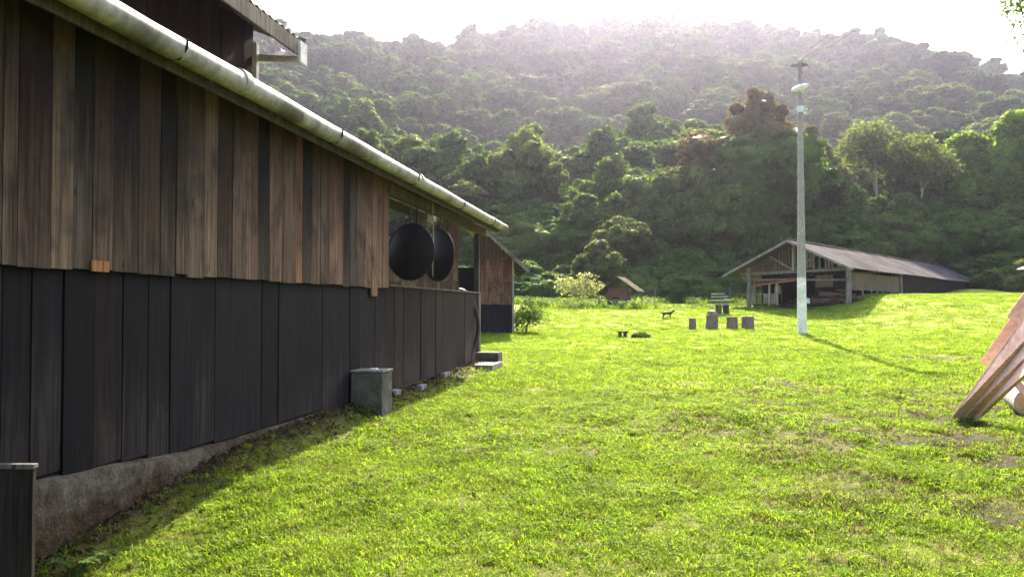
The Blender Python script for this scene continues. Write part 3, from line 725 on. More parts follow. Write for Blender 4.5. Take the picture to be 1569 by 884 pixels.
mb = MB(); mb.box(-.10, .02, L_UP + .02, L_END + .9, soffit(0) - .24, soffit(0) - .06, (.09, .07, .05, .6)); mb.build('porch_beam', M['barnwood'], barn)
mb = MB(); mb.box(-1.5, -1.42, L_UP, L_END + .9, soffit(0) + .1, soffit(0) + .3, (.1, .08, .06, .7)); mb.build('porch_beam', M['barnwood'], barn)
# end post, return of the half wall, rail
mb = MB(); mb.box(-.16, .0, L_END - .04, L_END + .12, -.1, 1.80, (.17, .14, .10, .1)); mb.build('end_post', M['barnwood'], barn)
mb = MB(); mb.box(-.14, -.02, L_END - .02, L_END + .1, 1.803, soffit(0) - .25, (.05, .045, .04, .1)); mb.build('porch_post', M['barnwood'], barn)
mb = MB(); mb.box(-.14, .03, L_UP + .02, L_END + .14, 1.822, 1.85, (.12, .10, .075, .8)); mb.build('rail', M['barnwood'], barn)
mb = MB()
y = -.2
while y > RX + .4: mb.box(y - .27, y - .008, L_END + .02, L_END + .045, -.1, 1.80, (*((rnd.uniform(.03, .06),) * 3), rnd.random())); y -= .28
mb.build('end_wall', M['board'], barn)
# back wall and inner partition so the barn is dark inside, with an opening that lets the sky in over the porch
mb = MB(); l = L0
while l < L_END:
    top = GUT_Z + SL * (GUT_X - RX) - .15
    if l > L_UP + .6 and l < L_END: top = 2.6
    c = rnd.uniform(.04, .08); mb.box(RX + .1, RX + .13, l, l + .24, -.1, top, (c, c * .8, c * .65, rnd.random())); l += .25
mb.build('back_wall', M['barnwood'], barn)
mb = MB(); x = -.12
while x > RX + .3:
    c = rnd.uniform(.05, .1); mb.box(x - .25, x, L_UP - .1, L_UP - .07, -.1, soffit(x) - .05, (c, c * .8, c * .65, rnd.random())); x -= .257
mb.build('inner_wall', M['barnwood'], barn)
mb = MB(); mb.box(RX + .14, -.1, L0, L_END, -.15, -.02); mb.build('floor', M['concrete'], barn)

# raised block over the near half
UB = -1.2; UE = 10.2 / math.cos(WALL_A) + .02
zU0 = 3.9; zU1 = 5.25
mb = MB(); l = L0
while l < UE - .05:
    n_ = min(UE, l + rnd.uniform(.2, .32)); c = rnd.uniform(.025, .05); mb.box(UB - .03, UB + rnd.uniform(-.004, .004), l, n_ - .006, zU0, zU1, (c * 1.25, c * .85, c * .8, rnd.random())); l = n_
x = UB
while x > -3.4:
    c = rnd.uniform(.025, .05); mb.box(x - .25, x - .035, UE - .03, UE - .003, zU0, zU1 + .4 * min(.9, (UB - x)), (c * 1.2, c * .85, c * .8, rnd.random())); x -= .25
mb.build('raised_wall', M['plank'], barn)
mb = MB(); mb.box(UB + .006, UB + .07, UE - .05, UE + .02, zU0, 5.02, (1, 1, 1, 0)); mb.build('corner_trim', M['pvc'], barn)
EX = UB + .66; zE = 5.05
mb = MB(); corrugated(mb, EX, zE, -3.6, zE + .42 * (EX + 3.6), L0, UE + .10, .16, .018); mb.build('raised_roof', M['roofsheet'], barn)
mb = MB(); mb.box(EX - .01, EX + .02, L0, UE + .13, zE - .24, zE - .04, (.16, .14, .11, .2)); mb.build('raised_fascia', M['barnwood'], barn)
mb = MB(); mb.beam((EX, UE + .12, zE - .03), (-3.6, UE + .12, zE - .03 + .42 * (EX + 3.6)), .03, .14, col=(.13, .10, .08, .7)); mb.build('verge_board', M['barnwood'], barn)
mb = MB(); mb.beam((EX, UE - .02, zE - .29), (UB - .1, UE + .03, zE - .20), .05, .085, col=(.26, .22, .17, .7)); mb.build('eave_bracket', M['pvc'], barn)
mb = MB(); mb.box(EX + .022, EX + .06, UE - .10, UE + .10, zE - .34, zE - .06); mb.build('gutter_end', M['pvc'], barn)
l = L0 + .4
while l < UE:
    mb = MB(); mb.beam((EX - .03, l, zE - .07), (UB - .9, l, zE - .07 + .42 * (EX - UB + .9)), .05, .09, col=(.08, .06, .05, rnd.random())); mb.build('raised_rafter', M['barnwood'], barn); l += 1.1

def lw(lx, ly, z):
    c, s_ = math.cos(WALL_A), math.sin(WALL_A); return Vector((WX0 + c * lx + s_ * ly, -s_ * lx + c * ly, z))
# big iron pans hanging in the porch opening
def pan(px, py, Yd, r, yaw, label, hookz):
    c = at(px, py, Yd); o = empty('hanging_pan', (c.x, c.y, c.z - r), yaw, label, 'pan', 'big round iron pans hanging in the barn opening')
    mb = MB(); n, rings = 40, 8; vs = []
    for i in range(rings + 1):
        rr = r * i / rings; d = .22 * r * (1 - (i / rings) ** 2)
        for k in range(n): a = 2 * math.pi * k / n; vs.append((rr * math.cos(a), -d, r + rr * math.sin(a)))
    for i in range(rings + 1):
        rr = r * i / rings * .985; d = .22 * r * (1 - (i / rings) ** 2) - .015
        for k in range(n): a = 2 * math.pi * k / n; vs.append((rr * math.cos(a), -d, r + rr * math.sin(a)))
    m_ = (rings + 1) * n
    fs = [(i * n + k, i * n + (k + 1) % n, (i + 1) * n + (k + 1) % n, (i + 1) * n + k) for i in range(rings) for k in range(n)]
    fs += [(m_ + i * n + k, m_ + (i + 1) * n + k, m_ + (i + 1) * n + (k + 1) % n, m_ + i * n + (k + 1) % n) for i in range(rings) for k in range(n)]
    mb.add(vs, fs, smooth=True); mb.build('bowl', M['iron'], o)
    mb = MB(); mb.tube([(r * math.cos(2 * math.pi * k / n), 0, r + r * math.sin(2 * math.pi * k / n)) for k in range(n + 1)], .014, 6, cap=False); mb.build('rim', M['iron'], o)
    mb = MB(); mb.tube([(0, 0, 2 * r), (0, .0, 2 * r + hookz)], .012, 6); mb.tube([(-.1, 0, 2 * r - .02), (-.07, 0, 2 * r + .07), (.07, 0, 2 * r + .07), (.1, 0, 2 * r - .02)], .012, 6); mb.build('handle', M['iron'], o)
pan(629, 386, 13.1, .47, R(-28), 'larger and nearer black iron pan hanging edge against the plank wall', .33)
pan(671, 391, 14.6, .485, R(-48), 'rear black iron pan partly hidden by the larger one', .5)
# things hanging from the porch beam
for i, (px, y0, y1, Yd, r_, lab) in enumerate([(638, 322, 352, 14.2, .03, 'dark hook with a short chain above the nearer pan'), (652, 318, 362, 14.6, .022, 'thin iron bar hanging between the two pans'),
                                        (663, 322, 420, 14.0, .016, 'long pale rope hanging down in front of the rear pan'), (674, 330, 366, 15.5, .03, 'bent iron tool hanging above the rear pan'), (686, 336, 372, 16, .022, 'short iron rod hanging at the right of the pans')]):
    a, b = at(px, y0 - 16, Yd), at(px, y1, Yd); o = MB()
    o.tube([a - b, (a - b) * .5 + Vector((.015, 0, 0)), (.0, 0, .06)] + ([(.05, 0, 0), (.08, 0, .06)] if i != 2 else [(0, 0, 0), (.01, 0, -.05)]), [r_ * .5, r_ * .7, r_ * .7, r_ * .6, r_ * .4], 6)
    ob = o.build('hanging_tool', M['iron'] if i != 2 else M['cut'], None); ob.location = b; tag(ob, lab, 'tool', 'tools hanging from the porch beam')
# black hose looped over the end post
mb = MB(); P3 = [(703, 444), (714, 448), (724, 462), (731, 482), (733, 505), (729, 525), (720, 540), (708, 549)]
base = lw(.10, L_END - .1, 0)
pp = [at(px, py, 18.2 + .25 * math.sin(i / 7 * 3.14)) for i, (px, py) in enumerate(P3)]
o0 = Vector((pp[-1].x, pp[-1].y, pp[-1].z)); sm_pts = []
for i in range(len(pp) - 1):
    p0, p1, p2, p3 = pp[max(0, i - 1)], pp[i], pp[i + 1], pp[min(len(pp) - 1, i + 2)]
    for t in (0, .25, .5, .75): sm_pts.append(.5 * ((2 * p1) + (p2 - p0) * t + (2 * p0 - 5 * p1 + 4 * p2 - p3) * t * t + (3 * p1 - p0 - 3 * p2 + p3) * t ** 3) - o0)
sm_pts.append(pp[-1] - o0)
mb.tube(sm_pts, .045, 10); ho = mb.build('hose', M['rubber']); ho.location = o0; tag(ho, 'thick black hose curving down beside the end post of the half wall', 'hose')

# ------------------------------------------------------------------ blocks and slabs against the barn
def rough_block(name, loc, sx, sy, sz, mat, label, cat, rz=-WALL_A, cap=None, group=None):
    root = empty(name, loc, rz, label, cat, group)
    me = bpy.data.meshes.new('body'); mb = MB(); n = 5; 
    import itertools
    vs = {}; L = []; F_ = []
    def vid(p):
        k = tuple(round(c, 4) for c in p)
        if k not in vs: vs[k] = len(L); d = .012 * min(1, sz * 2); L.append((p[0] + d * nz(p[0] * 9, p[1] * 9, p[2] * 9 + loc[0]), p[1] + d * nz(p[0] * 9 + 5, p[1] * 9, p[2] * 9), p[2] + d * nz(p[0] * 9, p[1] * 9 + 7, p[2] * 9)))
        return vs[k]
    X = [-sx / 2 + sx * i / n for i in range(n + 1)]; Y_ = [-sy / 2 + sy * i / n for i in range(n + 1)]; Z = [-.12 + (sz + .12) * i / n for i in range(n + 1)]
    for i in range(n):
        for j in range(n):
            F_ += [[vid((X[i], Y_[j], Z[0])), vid((X[i], Y_[j + 1], Z[0])), vid((X[i + 1], Y_[j + 1], Z[0])), vid((X[i + 1], Y_[j], Z[0]))],
                   [vid((X[i], Y_[j], Z[-1])), vid((X[i + 1], Y_[j], Z[-1])), vid((X[i + 1], Y_[j + 1], Z[-1])), vid((X[i], Y_[j + 1], Z[-1]))],
                   [vid((X[i], Y_[0], Z[j])), vid((X[i + 1], Y_[0], Z[j])), vid((X[i + 1], Y_[0], Z[j + 1])), vid((X[i], Y_[0], Z[j + 1]))],
                   [vid((X[i], Y_[-1], Z[j])), vid((X[i], Y_[-1], Z[j + 1])), vid((X[i + 1], Y_[-1], Z[j + 1])), vid((X[i + 1], Y_[-1], Z[j]))],
                   [vid((X[0], Y_[i], Z[j])), vid((X[0], Y_[i], Z[j + 1])), vid((X[0], Y_[i + 1], Z[j + 1])), vid((X[0], Y_[i + 1], Z[j]))],
                   [vid((X[-1], Y_[i], Z[j])), vid((X[-1], Y_[i + 1], Z[j])), vid((X[-1], Y_[i + 1], Z[j + 1])), vid((X[-1], Y_[i], Z[j + 1]))]]
    mb.add(L, F_); mb.build('body', mat, root, .012)
    if cap:
        mb = MB(); mb.box(-sx / 2 - .012, sx / 2 + .012, -sy / 2 - .012, sy / 2 + .012, sz + .004, sz + .03, j=.004); mb.build('cap', cap, root)
    return root
def gpos(px, py_base, Yd): p = at(px, py_base, Yd); return (p.x, p.y, H(p.x, p.y))
p = lw(.27, 10.95, 0); rough_block('concrete_pier', (p.x, p.y, H(p.x, p.y)), .44, .42, .50, M['block'], 'square grey concrete pier against the middle of the barn wall', 'pier', cap=M['slab'])
p = lw(.30, 10.95, 0); o = rough_block('stone', (p.x, p.y, H(p.x, p.y) + .535), .11, .07, .03, M['white'], 'small white stone lying on top of the concrete pier', 'stone'); 
for ch in o.children: ch.location.z = 0
p = lw(.30, L_END - .9, 0); rough_block('stone_slab', (p.x, p.y, H(p.x, p.y)), .62, 1.2, .08, M['slab'], 'low flat stone slab lying in the grass in front of the end post', 'slab')
p = lw(.22, L_END - .05, 0); rough_block('stone_slab', (p.x, p.y, H(p.x, p.y)), .60, .55, .24, M['block'], 'thicker stone step at the foot of the end post', 'slab')
for i, (lx, ly, sx, sy, sz, lab) in enumerate([(.16, 12.3, .12, .25, .07, 'small grey stone beside the wall just past the concrete pier'), (.2, 13.6, .1, .3, .06, 'long flat stone along the wall base behind the pier'), (.15, 15.4, .1, .4, .07, 'low stone at the wall base near the slab')]):
    p = lw(lx, ly, 0); rough_block('stone', (p.x, p.y, H(p.x, p.y)), sx, sy, sz, M['slab'], lab, 'stone')
# dark box at the lower left corner
cr = at(48, 712, 4.35)
bx = empty('board_panel', (cr.x - .5, cr.y + .05, H(cr.x - .4, cr.y)), 0, 'dark upright board panel with a worn top edge at the bottom left corner', 'panel')
hz = cr.z - bx.location.z
mb = MB()
for i in range(4): mb.box(-.5 + i * .25 + .003, -.5 + (i + 1) * .25 - .003, -.03, 0, -.3, hz - .03 + rnd.uniform(-.004, .004), (.035, .030, .024, rnd.random()))
mb.build('upright_boards', M['board'], bx)
mb = MB(); mb.box(-.5, .504, -.036, .01, hz - .025, hz, (.12, .11, .095, .5)); mb.build('top_rail', M['barnwood'], bx, .004)
# fern at its foot
def fern(px, py, Yd, s, label):
    rs_ = np.random.RandomState(int(px)); p = gpos(px, py, Yd); P, N = [], []
    for f_ in range(9):
        a = rs_.uniform(0, 6.28); 
        for i in range(26):
            t = i / 26; x = t * s * math.cos(a) * .7; y_ = t * s * math.sin(a) * .7; z = s * (1.1 * t - .75 * t * t)
            for sg in (-1, 1):
                wv = .16 * s * (1 - t) * sg; P.append((x - math.sin(a) * wv, y_ + math.cos(a) * wv, z + .01)); N.append((0, 0, 1))
    me = leaves_mesh('fern', np.array(P), np.array(N), .05 * s / .3, M['bush'], .35, rs_, 2.2)
    o = bpy.data.objects.new('fern', me); scene.collection.objects.link(o); o.location = p; tag(o, label, 'plant'); return o
fern(118, 835, 5.0, .27, 'small green fern at the foot of the barn foundation')
fern(560, 640, 10.3, .2, 'little weed growing in front of the concrete pier')

# ------------------------------------------------------------------ far plank building
C = at(787, 508, 31.3); C.z = H(C.x, C.y)
fb = empty('plank_building', C, R(2.5), 'taller brown plank building with dark lower boards beyond the porch', 'building')
Zc = at(787, 396, 31.3).z - C.z; SLB = .93; RB = -2.15
def zr(x): return Zc - SLB * x if x > RB else Zc - SLB * RB + .72 * (x - RB)
mb = MB(); tiers = [(1.17, 2.08), (2.085, 2.98), (2.985, 9)]
dx0, dx1 = (at(707, 400, 31.3).x - C.x) , (at(730, 400, 31.3).x - C.x)
for ti, (z0, z1) in enumerate(tiers):
    x = -.06
    while x > -5.2:
        wdt = rnd.uniform(.11, .2); a, b = x - wdt, x
        if not (b > dx0 and a < dx1):
            zz = min(z1, zr((a + b) / 2) - .04)
            if zz > z0 + .05:
                k = rnd.uniform(.6, 1.5); base_c = ((.15, .078, .058), (.19, .085, .06), (.13, .085, .065))[ti] if x > dx1 - .1 else (.15, .11, .075)
                mb.box(a + .004, b - .004, -.012 * ti + rnd.uniform(-.01, 0), .02, z0 + rnd.uniform(-.02, .02), zz, (base_c[0] * k, base_c[1] * k, base_c[2] * k, rnd.random()))
        x = a
mb.build('upper_wall', M['plank'], fb)
mb = MB(); x = -.06
while x > -5.2:
    if not (x > dx0 and x - .3 < dx1 - .05): mb.box(x - .295, x, -.01, .02, -.3, 1.165, (.022, .021, .028, rnd.random()))
    if x - .3 < dx1 and x > dx0 and len(mb.v) and not globals().get('_sp'): mb.build('lower_wall', M['board'], fb); mb = MB(); _sp = 1
    x -= .3
mb.build('lower_wall', M['board'], fb)
mb = MB(); mb.box(-.055, .02, -.02, .05, -.3, Zc - .05, (.3, .28, .24, .2)); mb.build('corner_trim', M['barnwood'], fb)
mb = MB()
y = .06
while y < 7: mb.box(-.04, -.01, y, y + .24, -.3, Zc - .06, (rnd.uniform(.06, .12), .06, .05, rnd.random())); y += .25
mb.build('side_wall', M['plank'], fb)
mb = MB(); mb.box(-5.2, -.05, 1.6, 1.62, -.3, zr(-5.2) - .1, (.02, .02, .025, .3)); mb.build('inner_wall', M['board'], fb)
def sloped_roof(x0, z0, x1, z1, y0, y1, th, name, par, mat):
    mb = MB(); n = 24
    for i in range(n): 
        a, b = y0 + (y1 - y0) * i / n, y0 + (y1 - y0) * (i + 1) / n
        d = rnd.uniform(-.01, .01)
        mb.add([(x0, a, z0 + d), (x1, a, z1 + d), (x1, b - .004, z1 + d), (x0, b - .004, z0 + d), (x0, a, z0 - th + d), (x1, a, z1 - th + d), (x1, b - .004, z1 - th + d), (x0, b - .004, z0 - th + d)],
               [(0, 3, 2, 1), (4, 5, 6, 7), (0, 1, 5, 4), (1, 2, 6, 5), (2, 3, 7, 6), (3, 0, 4, 7)], (.13, .11, .09, rnd.random()))
    return mb.build(name, mat, par)
eo = .55
sloped_roof(eo, Zc - SLB * eo + .06, RB, Zc - SLB * RB + .06, -.75, 7.6, .05, 'roof', fb, M['roofsheet'])
sloped_roof(RB - .004, Zc - SLB * RB + .06, -5.6, zr(-5.6) + .06, -.7, 7.6, .05, 'roof', fb, M['roofsheet'])
mb = MB(); mb.beam((eo + .02, -.72, Zc - SLB * eo - .05), (RB, -.72, Zc - SLB * RB - .05), .04, .11, col=(.20, .17, .12, .4)); mb.build('verge_board', M['barnwood'], fb)
for yy in (-.4, 1.5, 3.5, 5.5):
    mb = MB(); mb.beam((eo - .04, yy, Zc - SLB * eo - .03), (-.2, yy, Zc + .13), .06, .08, col=(.12, .10, .08, .4)); mb.build('rafter', M['barnwood'], fb)

# ------------------------------------------------------------------ open shed on the right
S0 = at(1300, 475, 42.0); S0.z = H(S0.x, S0.y) - .02
AX = R(40)
sh = empty('open_shed', S0, -AX, 'long open fronted wooden shed with grey sheet roof across the field', 'shed')
rz_ = at(1213, 370, 43.8).z - S0.z; ez = at(1303, 407, 42).z - S0.z; RXs = -2.95; SLs = (rz_ - ez) / 2.95; LE = -6.7; LEN = 47.5
def rzs(x): return rz_ - SLs * abs(x - RXs)
ft = -.9
mb = MB()
def roof_side(mb, xa, xb, y0, y1, n=110):
    vs = []
    m_ = 8
    for i in range(n + 1):
        y = y0 + (y1 - y0) * i / n; sag = -.05 * math.sin(i / n * 6.28 * 2.5) * .6
        for k in range(m_ + 1):
            x = xa + (xb - xa) * k / m_; vs.append((x, y, rzs(x) + .05 + .02 * (i % 2) + sag * .6 + .015 * nz(x, y * .7)))
    t = len(vs); vs += [(a, b, c - .03) for a, b, c in vs]; w_ = m_ + 1
    fs = []
    for i in range(n):
        for k in range(m_):
            a = i * w_ + k; fs += [(a, a + w_, a + w_ + 1, a + 1), (t + a, t + a + 1, t + a + w_ + 1, t + a + w_)]
        a = i * w_; fs.append((a, t + a, t + a + w_, a + w_)); a = i * w_ + m_; fs.append((a, a + w_, t + a + w_, t + a))
    for k in range(m_): fs.append((k, k + 1, t + k + 1, t + k)); a = n * w_ + k; fs.append((a, t + a, t + a + 1, a + 1))
    mb.add(vs, fs)
roof_side(mb, RXs, .45, ft, LEN); roof_side(mb, RXs - .004, LE, ft, LEN); mb.build('roof', M['barnroof'], sh)
mb = MB(); mb.tube([(RXs, ft - .03, rz_ + .07), (RXs, LEN, rz_ + .07)], .07, 8); mb.build('ridge_cap', M['barnroof'], sh)
BW = lambda: (.14 + rnd.uniform(-.03, .03), .12, .105, rnd.random())
for xa, xb in ((RXs, .5), (RXs, LE - .05)):
    mb = MB(); mb.beam((xa, ft - .02, rzs(xa) - .02), (xb, ft - .02, rzs(xb) - .02), .04, .13, col=(.22, .2, .18, .5)); mb.build('verge_board', M['barnwood'], sh)
for (x, y, wv, h) in [(0, 0, .30, ez - .08), (-5.55, 0, .26, rzs(-5.55) - .1), (-5.9, 1.8, .16, rzs(-5.9) - .1), (0, 10.6, .28, ez - .1), (-5.6, 5, .18, rzs(-5.6) - .1), (-5.6, 10, .18, rzs(-5.6) - .1)]:
    mb = MB(); mb.tube([(x, y, -.4), (x + .02, y, h * .5), (x, y, h)], [wv / 2, wv / 2 * .95, wv / 2 * .85], 9, col=(.2, .18, .16, rnd.random())); mb.build('post', M['barnwood'], sh)
for y in (0.0, 5.0, 10.0):
    mb = MB(); mb.beam((.25, y + .12, ez - .16), (LE + .6, y + .12, ez - .32), .12, .16, col=(.17, .15, .12, .3)); mb.build('tie_beam', M['barnwood'], sh)
mb = MB(); mb.beam((-.2, .35, ez - .75), (LE + .7, .35, ez - .62), .08, .12, col=(.17, .14, .11, .3)); mb.build('tie_beam', M['barnwood'], sh)
mb = MB(); mb.beam((RXs, 0, ez - .2), (RXs, 0, rz_ - .1), .12, .12, col=(.3, .27, .24, .3), up=(0, 1, 0)); mb.build('king_post', M['barnwood'], sh)
for xs_ in (-1, 1):
    mb = MB(); mb.beam((RXs + .1 * xs_, .01, ez - .1), (RXs + 1.35 * xs_, .01, rzs(RXs + 1.35 * xs_) - .12), .09, .09, col=(.2, .17, .15, .3), up=(0, 1, 0)); mb.build('strut', M['barnwood'], sh)
# gable planks, right half closed with upright boards, left half with thin diagonal ones
mb = MB(); x = -.1
while x > RXs + .12:
    if rnd.random() > .18: mb.box(x - .13, x, .07, .09, ez - .1 + rnd.uniform(0, .05), rzs(x - .13) - .05, (rnd.uniform(.1, .26),) + (.13, .12, rnd.random()))
    x -= .17
x = RXs - .2
while x > -5.4:
    mb.box(x - .15, x, .1, .12, ez - .22, max(ez - .15, rzs(x - .15) - .06), (rnd.uniform(.06, .12), .06, .05, rnd.random())); x -= .19
mb.build('gable_boards', M['barnwood'], sh)
# long side towards the lawn
mb = MB(); y = .35
while y < 10.3:
    mb.box(-.02, .01, y, y + .27, ez - 1.30 + rnd.uniform(-.03, .03), ez - .32, (.15 + rnd.uniform(-.05, .05), .115, .08, rnd.random())); y += .285
mb.build('side_panel', M['barnwood'], sh)
for y in (2.6, 4.2, 5.2, 6.8, 8.5):
    mb = MB(); mb.tube([(.0 + rnd.uniform(-.05, .05), y, -.3), (0, y + rnd.uniform(-.15, .15), ez - 1.2)], .045, 6, col=(.25, .22, .2, rnd.random())); mb.build('pole', M['barnwood'], sh)
mb = MB(); y = 10.8
while y < LEN - 3:
    mb.box(-.03, 0, y, y + .38, -.4, ez - .1, (rnd.uniform(.02, .034), .024, .03, rnd.random())); y += .4
mb.build('side_wall', M['board'], sh)
mb = MB(); y = LEN - 2.9
while y < LEN + 2.0:
    mb.box(-.03, 0, y, y + .35, -.4, ez - .35 - .1 * max(0, y - LEN), (rnd.uniform(.07, .12), .065, .05, rnd.random())); y += .37
mb.build('side_wall', M['barnwood'], sh)
mb = MB()
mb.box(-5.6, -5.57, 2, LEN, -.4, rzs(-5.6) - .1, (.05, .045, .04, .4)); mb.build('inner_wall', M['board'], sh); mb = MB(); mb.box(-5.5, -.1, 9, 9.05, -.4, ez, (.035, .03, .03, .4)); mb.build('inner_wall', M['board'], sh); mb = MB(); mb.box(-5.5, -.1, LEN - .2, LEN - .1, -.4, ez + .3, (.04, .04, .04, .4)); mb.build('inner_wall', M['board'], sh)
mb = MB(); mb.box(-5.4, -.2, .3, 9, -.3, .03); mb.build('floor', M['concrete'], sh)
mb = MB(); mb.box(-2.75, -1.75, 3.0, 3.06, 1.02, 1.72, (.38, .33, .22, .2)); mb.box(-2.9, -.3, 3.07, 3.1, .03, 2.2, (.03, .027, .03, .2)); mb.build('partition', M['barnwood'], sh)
# stall with orange awning inside the shed
def shw(x, y, z=0): c, s_ = math.cos(AX), math.sin(AX); return Vector((S0.x + c * x + s_ * y, S0.y - s_ * x + c * y, S0.z + z))
p = shw(-4.3, .7, .03); st = empty('stall', p, -AX, 'small stall with a faded orange awning inside the open shed', 'stall')
mb = MB(); mb.add([(-1.2, -.6, 1.05), (1.4, -.6, 1.32), (1.4, .5, 1.6), (-1.2, .5, 1.35), (-1.2, -.6, 1.01), (1.4, -.6, 1.28), (1.4, .5, 1.56), (-1.2, .5, 1.31)], [(0, 1, 2, 3), (7, 6, 5, 4), (0, 4, 5, 1), (1, 5, 6, 2), (2, 6, 7, 3), (3, 7, 4, 0)]); mb.build('awning', M['orange'], st)
for x, h in ((-1.1, 1.03), (-.1, 1.13), (.35, 1.18)):
    mb = MB(); mb.box(x - .05, x + .05, -.55, -.45, -.1, h, (.35, .3, .2, rnd.random())); mb.build('post', M['barnwood'], st)
mb = MB(); mb.box(-1.05, .3, -.42, .3, .55, .6, (.3, .25, .18, .3)); mb.build('counter', M['barnwood'], st)
mb = MB(); mb.box(-.5, .3, -.40, -.37, 0, .54, (.30, .26, .2, .3)); mb.box(-.05, .3, .1, .13, .61, 1.1, (.3, .27, .2, .3)); mb.build('front_panel', M['barnwood'], st)
# heap of firewood: each log
lg = None
for i in range(44):
    t = rnd.random(); x = -2.3 + 2.6 * t + rnd.uniform(-.1, .1); lvl = rnd.random() * (1 - abs(t - .6) * 1.5) * .75
    p = shw(x, .55 + rnd.uniform(-.2, .5), .09 + max(0, lvl))
    mb = MB(); r_ = rnd.uniform(.06, .11); k = .38
    if i < 5:
        a = rnd.uniform(-.5, .5); mb.tube([(-k, 0, 0), (0, .01, .01), (k, 0, 0)], [r_, r_ * .95, r_ * .85], 7, col=(.15, .085, .06, rnd.random())); ob = mb.build('firewood_log', M['barnwood']); src = globals().setdefault('_logs', []); src.append(ob)
    else:
        ob = rnd.choice(_logs).copy(); scene.collection.objects.link(ob)
    ob.location = p; ob.rotation_euler = (rnd.uniform(-.3, .3), rnd.uniform(-.25, .25), -AX + rnd.uniform(-.7, .7))
    tag(ob, 'reddish brown log in the heap of firewood under the shed', 'log', 'logs of the firewood heap')
p = shw(-2.15, -.05, 0); b_ = MB(); b_.tube([(0, 0, 0), (0, 0, .22), (0, 0, .30)], [.13, .13, .10], 12); ob = b_.build('bucket', M['white']); p.z = H(p.x, p.y) + .28; ob.location = (p.x, p.y, S0.z + .05); tag(ob, 'white bucket beside the firewood heap', 'bucket')

# ------------------------------------------------------------------ light pole
Pp = at(1229, 513, 30.7); Pp.z = H(Pp.x, Pp.y)
pole = empty('utility_pole', Pp, 0, 'tall grey utility pole with a white painted foot and a street lamp', 'pole')
top = at(1229, 96, 30.7).z - Pp.z; wz = at(1229, 425, 30.7).z - Pp.z
r0, r1 = .185, .075
rp = lambda z: r0 + (r1 - r0) * z / top
mb = MB(); mb.tube([(0, 0, -.3), (0, 0, .5), (0, 0, wz)], [r0, rp(.5), rp(wz)], 12); mb.build('painted_foot', M['white'], pole)
mb = MB(); mb.tube([(0, 0, wz + .001), (0, 0, top * .6), (0, 0, top)], [rp(wz), rp(top * .6), rp(top)], 12); mb.build('shaft', M['polegrey'], pole)
zc_ = at(1229, 100, 30.7).z - Pp.z; zk = at(1229, 168, 30.7).z - Pp.z; zl = at(1229, 140, 30.7).z - Pp.z
mb = MB(); mb.beam((-.1, 0, 0), (.1, 0, 0), .01, .01); mb = MB(); mb.beam((-.32, .1, zc_), (.32, -.02, zc_), .09, .10, col=(.3, .28, .25, .3)); mb.build('crossarm', M['barnwood'], pole)
for x in (-.28, 0, .28):
    mb = MB(); mb.tube([(x, 0, zc_ + .05), (x, 0, zc_ + .1), (x, 0, zc_ + .14), (x, 0, zc_ + .2)], [.02, .045, .03, .02], 8); mb.build('insulator', M['white'], pole)
mb = MB(); mb.tube([(0, 0, zk - .12), (0, 0, zk + .12)], rp(zk) + .03, 12); mb.tube([(-.22, -.02, zk), (.30, -.02, zk)], .035, 8); mb.build('bracket', M['lamp'], pole)
mb = MB(); mb.tube([(.02, -.1, zl - .05), (.2, -.25, zl + .12)], .03, 6); mb.tube([(.02, -.1, zl - .05), (-.15, -.35, zl - .05)], .03, 6); mb.build('lamp_arm', M['lamp'], pole)
mb = MB(); a, b = Vector((-.48, -.45, zl - .12)), Vector((.22, -.30, zl + .16))
mb.tube([a, a.lerp(b, .15), a.lerp(b, .5), a.lerp(b, .85), b], [.05, .10, .12, .09, .04], 10); mb.build('lamp_head', M['lamp'], pole)
for i, (ex, lab) in enumerate([(-.28, 'thin wire from the left end of the pole crossarm'), (0, 'thin wire from the middle of the pole crossarm'), (.28, 'thin wire from the right end of the pole crossarm')]):
    s_ = Vector((Pp.x + ex, Pp.y, Pp.z + zc_ + .18)); e = Vector((14.5 + ex * 2.5, 12, 13.6))
    mb = MB(); mb.tube([s_.lerp(e, t) - s_ - Vector((0, 0, .5 * 4 * t * (1 - t))) for t in [j / 16 for j in range(17)]], .009, 5)
    ob = mb.build('power_line', M['wire']); ob.location = s_; tag(ob, lab, 'wire', 'wires leaving the utility pole')

# ------------------------------------------------------------------ things on the field
def stump(px, py, Yd, wpx, hpx, kind, label, col):
    p = gpos(px, py, Yd); wv = wpx / F * Yd; h = hpx / F * Yd; o = empty('tree_stump', p, rnd.uniform(0, 1), label, 'stump', 'cut log seats on the field')
    mb = MB(); n = 14; r_ = wv / 2; mb.tube([(0, 0, -.1), (0, 0, h * .3), (.01, 0, h * .7), (0, .01, h - .005)], [r_ * 1.05, r_, r_ * .97, r_], n, col=col, jit=.05); mb.build('body', M['stump'], o)
    mb = MB(); mb.tube([(0, 0, h - .004), (0, 0, h + .012)], [r_ * .93, r_ * .92], n); mb.build('top', M['cut'], o); return o
stump(1061, 507, 33.6, 11, 17, 0, 'narrow leaning log seat at the left of the stump row', (.15, .13, .1, .2))
stump(1091, 504, 34, 18, 22, 0, 'log seat with a pale top, second of the stump row', (.15, .11, .1, .4))
stump(1122, 506, 33.8, 17, 19, 0, 'dark hollowed log seat, third of the stump row', (.06, .05, .05, .5))
stump(1146, 505, 34, 19, 19, 0, 'wide brown log seat at the right of the stump row', (.12, .09, .08, .7))
p = gpos(1091, 504, 34); mb = MB(); mb.tube([(0, 0, 0), (0, .01, .10), (0, 0, .17)], [.19, .21, .15], 9, jit=.08); ob = mb.build('stone', M['slab']); ob.location = (p[0], p[1], p[2] + 22 / F * 34 + .008); tag(ob, 'grey stone sitting on the second log seat', 'stone')
